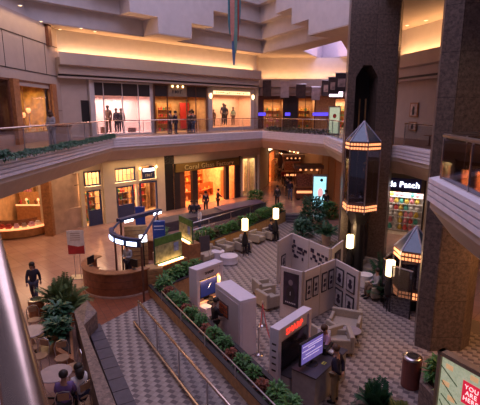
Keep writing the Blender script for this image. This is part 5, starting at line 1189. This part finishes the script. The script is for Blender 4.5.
t = thing('open_laptop','open laptop lid seen edge on beside the woman in pink','laptop',tuple(T @ Vector((1.85,-.35,.96))),r2-1.2); MB().box(-.2,.2,-.14,.14,0,.02).build('keyboard', black, t); MB().add([(-.2,.14,.02),(.2,.14,.02),(.2,.28,.32),(-.2,.28,.32),(-.2,.155,.02),(.2,.155,.02),(.2,.295,.32),(-.2,.295,.32)],[(0,1,2,3),(7,6,5,4),(0,3,7,4),(1,5,6,2),(3,2,6,7)]).build('lid', cl_white, t)
# people of the kiosks
person((-.86,13.6,ZC),-1.2,'man in black clothes studying the product board of the white box','reach',dark,dark,near=True,sc=.98)
person((2.62,10.52,ZC),1.0,'man in a dark jacket and khaki trousers with hands behind his back','behind',cl_navy,cl_khaki,near=True,sc=1.0,hair=hair_br)
person((2.55,11.75,ZC),2.1,'woman in a pink shirt working at the grey counter','reach',cl_pink,cl_jean,near=True,sc=.97,hair=hair_br)
# stanchions
t = s0 = thing('rope_stanchion','chrome rope stanchion between the white box and the red lettered kiosk','stanchion',(.84,14.85,ZC)); MB().lathe([(.17,0),(.17,.02),(.05,.05),(.025,.08),(.025,.92),(.04,.95),(.03,1.0)],16).build('post', steel, t, smooth=True)
dup(s0,(.62,12.9,ZC),label='chrome rope stanchion at the right side of the white box'); dup(s0,(1.02,11.95,ZC),label='chrome rope stanchion behind the red lettered kiosk')
def rope(a,b,label):
    a = Vector(a); b = Vector(b); mb = MB().tube([a.lerp(b,k/10)-Vector((0,0,.28*math.sin(PI*k/10))) for k in range(11)], .018, 6); tag(mb.build('stanchion_rope', cl_red), label, 'rope', 'red ropes of the stanchions')
rope((.84,14.85,ZC+.9),(.62,12.9,ZC+.9),'red rope from the middle stanchion to the white box'); rope((.84,14.85,ZC+.9),(1.02,11.95,ZC+.9),'red rope from the middle stanchion to the lettered kiosk')

# ============================================================ SEATING
def armchair(name, label, loc, rz, W=.82, mat=uph, group='armchairs of the court', back=.72):
    t = thing(name, label, 'sofa' if W > 1 else 'armchair', loc, rz, group)
    MB().box(-W/2+.1,W/2-.1,-.32,.36,.16,.42).build('seat', mat, t, bevel=.03)
    MB().box(-W/2,W/2,-.42,-.26,.12,back).build('backrest', mat, t, bevel=.03)
    for s in (-1,1): MB().box(s*W/2-(.12 if s > 0 else 0),s*W/2+(.12 if s < 0 else 0),-.36,.38,.12,.60).build('armrest', mat, t, bevel=.03)
    for x in (-W/2+.08,W/2-.08):
        for y in (-.34,.3): MB().tube([(x,y,0),(x,y,.14)],.025,6).build('leg', woodd, t)
    return t
A0 = armchair('armchair','beige armchair with its back to the planter, left of the seated woman',(-.85,23.35,ZC),PI+.9)
def AC(x,y,rz,lb,g=None): return dup(A0,(x,y,ZC),rz,lb,g)
AC(1.05,25.35,PI+.95,'beige armchair between the two glowing lamps by the planter')
AC(.15,23.7,PI+.7,'armchair under the seated woman in grey by the first lamp')
AC(1.95,26.0,PI+.8,'armchair under the seated person nearest the second lamp')
AC(1.05,17.6,-1.2,'beige armchair behind the portrait poster panel, farther of two'); AC(1.2,16.5,-1.0,'beige armchair beside the portrait poster panel, nearer of two')
AC(4.55,20.9,-2.7,'pale armchair in front of the granite tower, left'); AC(6.4,20.15,2.4,'pale armchair in front of the granite tower, right')
AC(3.0,13.75,.5,'beige chair with pale top edge, left of the round table group'); AC(3.35,13.15,1.5,'beige chair turned away beside the woman in pink')
AC(5.9,17.4,1.7,'armchair under the person sitting by the fourth lamp')
armchair('sofa','beige two seat sofa below the four framed photos',(3.85,14.45,ZC),2.75,1.1,uph,'sofas of the court')
armchair('sofa','beige curved sofa with its back to the planter at the left of the lounge',(-1.75,22.1,ZC),PI+.9,1.5,uph,'sofas of the court')
def rtable(loc, r, h, label, mat, cloth=False):
    t = thing('round_table', label, 'table', loc); MB().lathe([(r*.96,h-.03),(r,h-.02),(r,h),(r*.96,h+.005)],24).build('tabletop', mat, t)
    if cloth: MB().lathe([(r*1.0,.05),(r*.97,.2),(r*.99,h-.03)],24).build('skirt', mat, t)
    else:
        for k in range(3): a = 2*PI*k/3; MB().tube([(r*.8*math.cos(a),r*.8*math.sin(a),0),(r*.3*math.cos(a),r*.3*math.sin(a),h-.03)],.015,6).build('leg', black, t)
    return t
rtable((*at(229,263,ZC)[:2],ZC),.48,.42,'low round white table in front of the curved sofa',white,True)
rtable((*at(218,259,ZC)[:2],ZC),.36,.46,'smaller white table half behind the television kiosk',white,True)
rtable((3.85,13.6,ZC),.33,.5,'small round table with grey top beside the sofa',M('table_grey',(.35,.30,.32),.3))
rtable((5.75,18.55,ZC),.33,.6,'table with a pale cloth near the seated person and fourth lamp',cl_white,True)
person((.15,23.7,ZC),PI+.7,'woman in grey sitting in an armchair by the first glowing lamp','sit',cl_grey,cl_navy,hair=M('hair_grey',(.35,.32,.32),.7))
person((1.95,26.0,ZC),PI+.8,'person in dark clothes sitting beside the second lamp','sit',cl_navy,dark)
person((5.9,17.4,ZC),1.7,'person in a light top sitting near the fourth lamp','sit',cl_grey,cl_brown)
p = at(285,205,0)
# lamps on their stands
def floor_lamp(x, y, label):
    t = thing('floor_lamp', label, 'lamp', (x,y,ZC)); 
    MB().lathe([(.20,.55),(.20,.58)],16).build('stand_top', black, t)
    for k in range(3): a = 2*PI*k/3; MB().tube([(.20*math.cos(a),.20*math.sin(a),0),(.16*math.cos(a),.16*math.sin(a),.56)],.018,6).build('leg', black, t)
    MB().lathe([(.10,.58),(.16,.66),(.18,.88),(.12,1.15),(.05,1.38),(.03,1.52)],16).build('base', black, t, smooth=True)
    MB().lathe([(.15,1.46),(.175,1.48),(.175,2.08),(.15,2.1)],20).build('lamp_shade', lampm, t, smooth=True); MB().lathe([(.03,2.1),(.015,2.16)],8).build('finial', brass, t)
    l = bpy.data.lights.new('lamp_bulb','POINT'); l.energy = 22; l.color = (1,.62,.30); l.shadow_soft_size = .17
    o = bpy.data.objects.new('lamp_bulb', l); COL.objects.link(o); o.location = (x,y,ZC+2.4); return t
for px,py,lb in ((245,219,'glowing cylinder lamp beside the seated woman in grey'),(276,208.5,'glowing cylinder lamp farthest back by the steps'),(350.5,235,'glowing cylinder lamp behind the four framed photos'),(391,260.5,'glowing cylinder lamp in front of the lower glass lift')):
    a = at(px,py,ZC+2.1); floor_lamp(a.x,a.y,lb)
# litter bin, stone planter, directory
t = thing('litter_bin','tall reddish round litter bin with steel rim by the right granite pier','bin',(5.0,11.25,ZC)); MB().lathe([(.25,0),(.27,.02),(.27,.88),(.25,.9)],22).build('body', M('bin_red',(.20,.06,.045),.35), t); MB().lathe([(.27,.9),(.28,.93),(.2,.97)],22).build('rim', steel, t, smooth=True); MB().lathe([(.17,.95),(.17,.975)],16).build('opening', black, t)
t = thing('stone_planter','angular stone planter behind the lit directory board','planter'); PZ = [(4.75,11.0),(5.4,11.9),(6.6,11.6),(6.6,8.5),(5.3,8.7),(4.95,9.6)]
MB().prism([(4.85,10.35),(5.5,11.6),(6.6,11.6),(6.6,8.9),(5.4,8.9),(5.0,9.5)],ZC,.25).build('box', stone, t); MB().prism([(5.05,10.35),(5.6,11.4),(6.4,11.4),(6.4,9.1),(5.5,9.1),(5.2,9.6)],.25,.27).build('soil', soil, t)
plant('leafy_plant','green plant in the stone planter behind the directory board',(5.35,10.4,.25),200,.4,.5,.25,.1,leafg,30); plant('leafy_plant','yellow tipped plant at the edge of the stone planter',(5.3,9.75,.25),160,.3,.35,.2,.08,leafy,31)
da = math.atan2(8.37-9.22,5.21-4.75)
t = thing('directory_board','backlit directory board with a red panel reading you are here','directory',(4.75,9.22,ZC),da)
gold = M('directory_frame',(.30,.22,.15),.4)
MB().box(0,.09,-.1,.1,0,2.4).box(1.5,1.59,-.1,.1,0,2.4).box(0,1.59,-.1,.1,2.3,2.4).box(0,1.59,-.1,.1,.5,.6).build('frame', gold, t); MB().box(.09,1.5,-.02,.08,.6,2.3).build('backing', dark, t)
MB().box(.10,1.49,-.05,-.02,.61,2.29).build('map_panel', M('map_green',(.50,.52,.40),.5,emit=(.46,.50,.33),es=.6,noise=.6,ns=9), t)
MB().box(.66,1.10,-.06,-.05,1.45,2.0).build('red_panel', M('panel_red',(.6,.02,.05),.5,emit=(.8,.02,.06),es=.7), t)
text('map_lettering','YOU\nARE\nHERE',.145,M('letters_white',(1,1,1),.5,emit=(1,.9,.9),es=.9),t,(.88,-.07,1.73),(PI/2,0,0),.004)
g = MB()
for x,z,an_ in ((.3,1.9,.6),(.35,1.5,.7),(.4,1.2,.5),(.3,.95,.9)): g.box(-.28,.28,-.056,-.05,-.012,.012,T3((x,0,z),0,0,an_))
g.build('map_lines', leafg, t)
for x,z in ((.25,1.65),(.3,2.1),(.42,1.35),(.9,2.15),(1.2,1.1)): MB().box(x-.09,x+.09,-.055,-.05,z-.06,z+.06).build('map_block', M('map_orange',(.7,.45,.25),.5,emit=(.7,.4,.2),es=.7,noise=.4), t)
# rails along the patterned walk and planter
railing([(-3.5,13.75),(1.9,4.9)], 'copper toned glass railing down the middle of the patterned walk', z0=0, h=1.0, r=.042, posts=1.6)
t = thing('lower_rail','low metal tube along the foot of the patterned walk railing','rail'); MB().tube([(-3.75,14.0,.1),(1.6,5.2,.1)],.045,8).build('tube', brass, t)
for k in range(7): x = -3.75+5.35*k/6.5; y = 14.0-8.8*k/6.5; MB().tube([(x,y,0),(x,y,.1)],.02,6).build('bracket', steel, t)
t = thing('planter_rail','slim steel handrail running over the long wooden planter','rail'); a = Vector((-2.95,15.1,.78)); b = Vector((1.95,6.75,.78)); MB().tube([a,b],.022,8).build('handrail', steel, t)
for k in range(6): p = a.lerp(b,k/5.2); MB().tube([p,Vector((p.x,p.y,.4))],.015,6).build('post', steel, t)
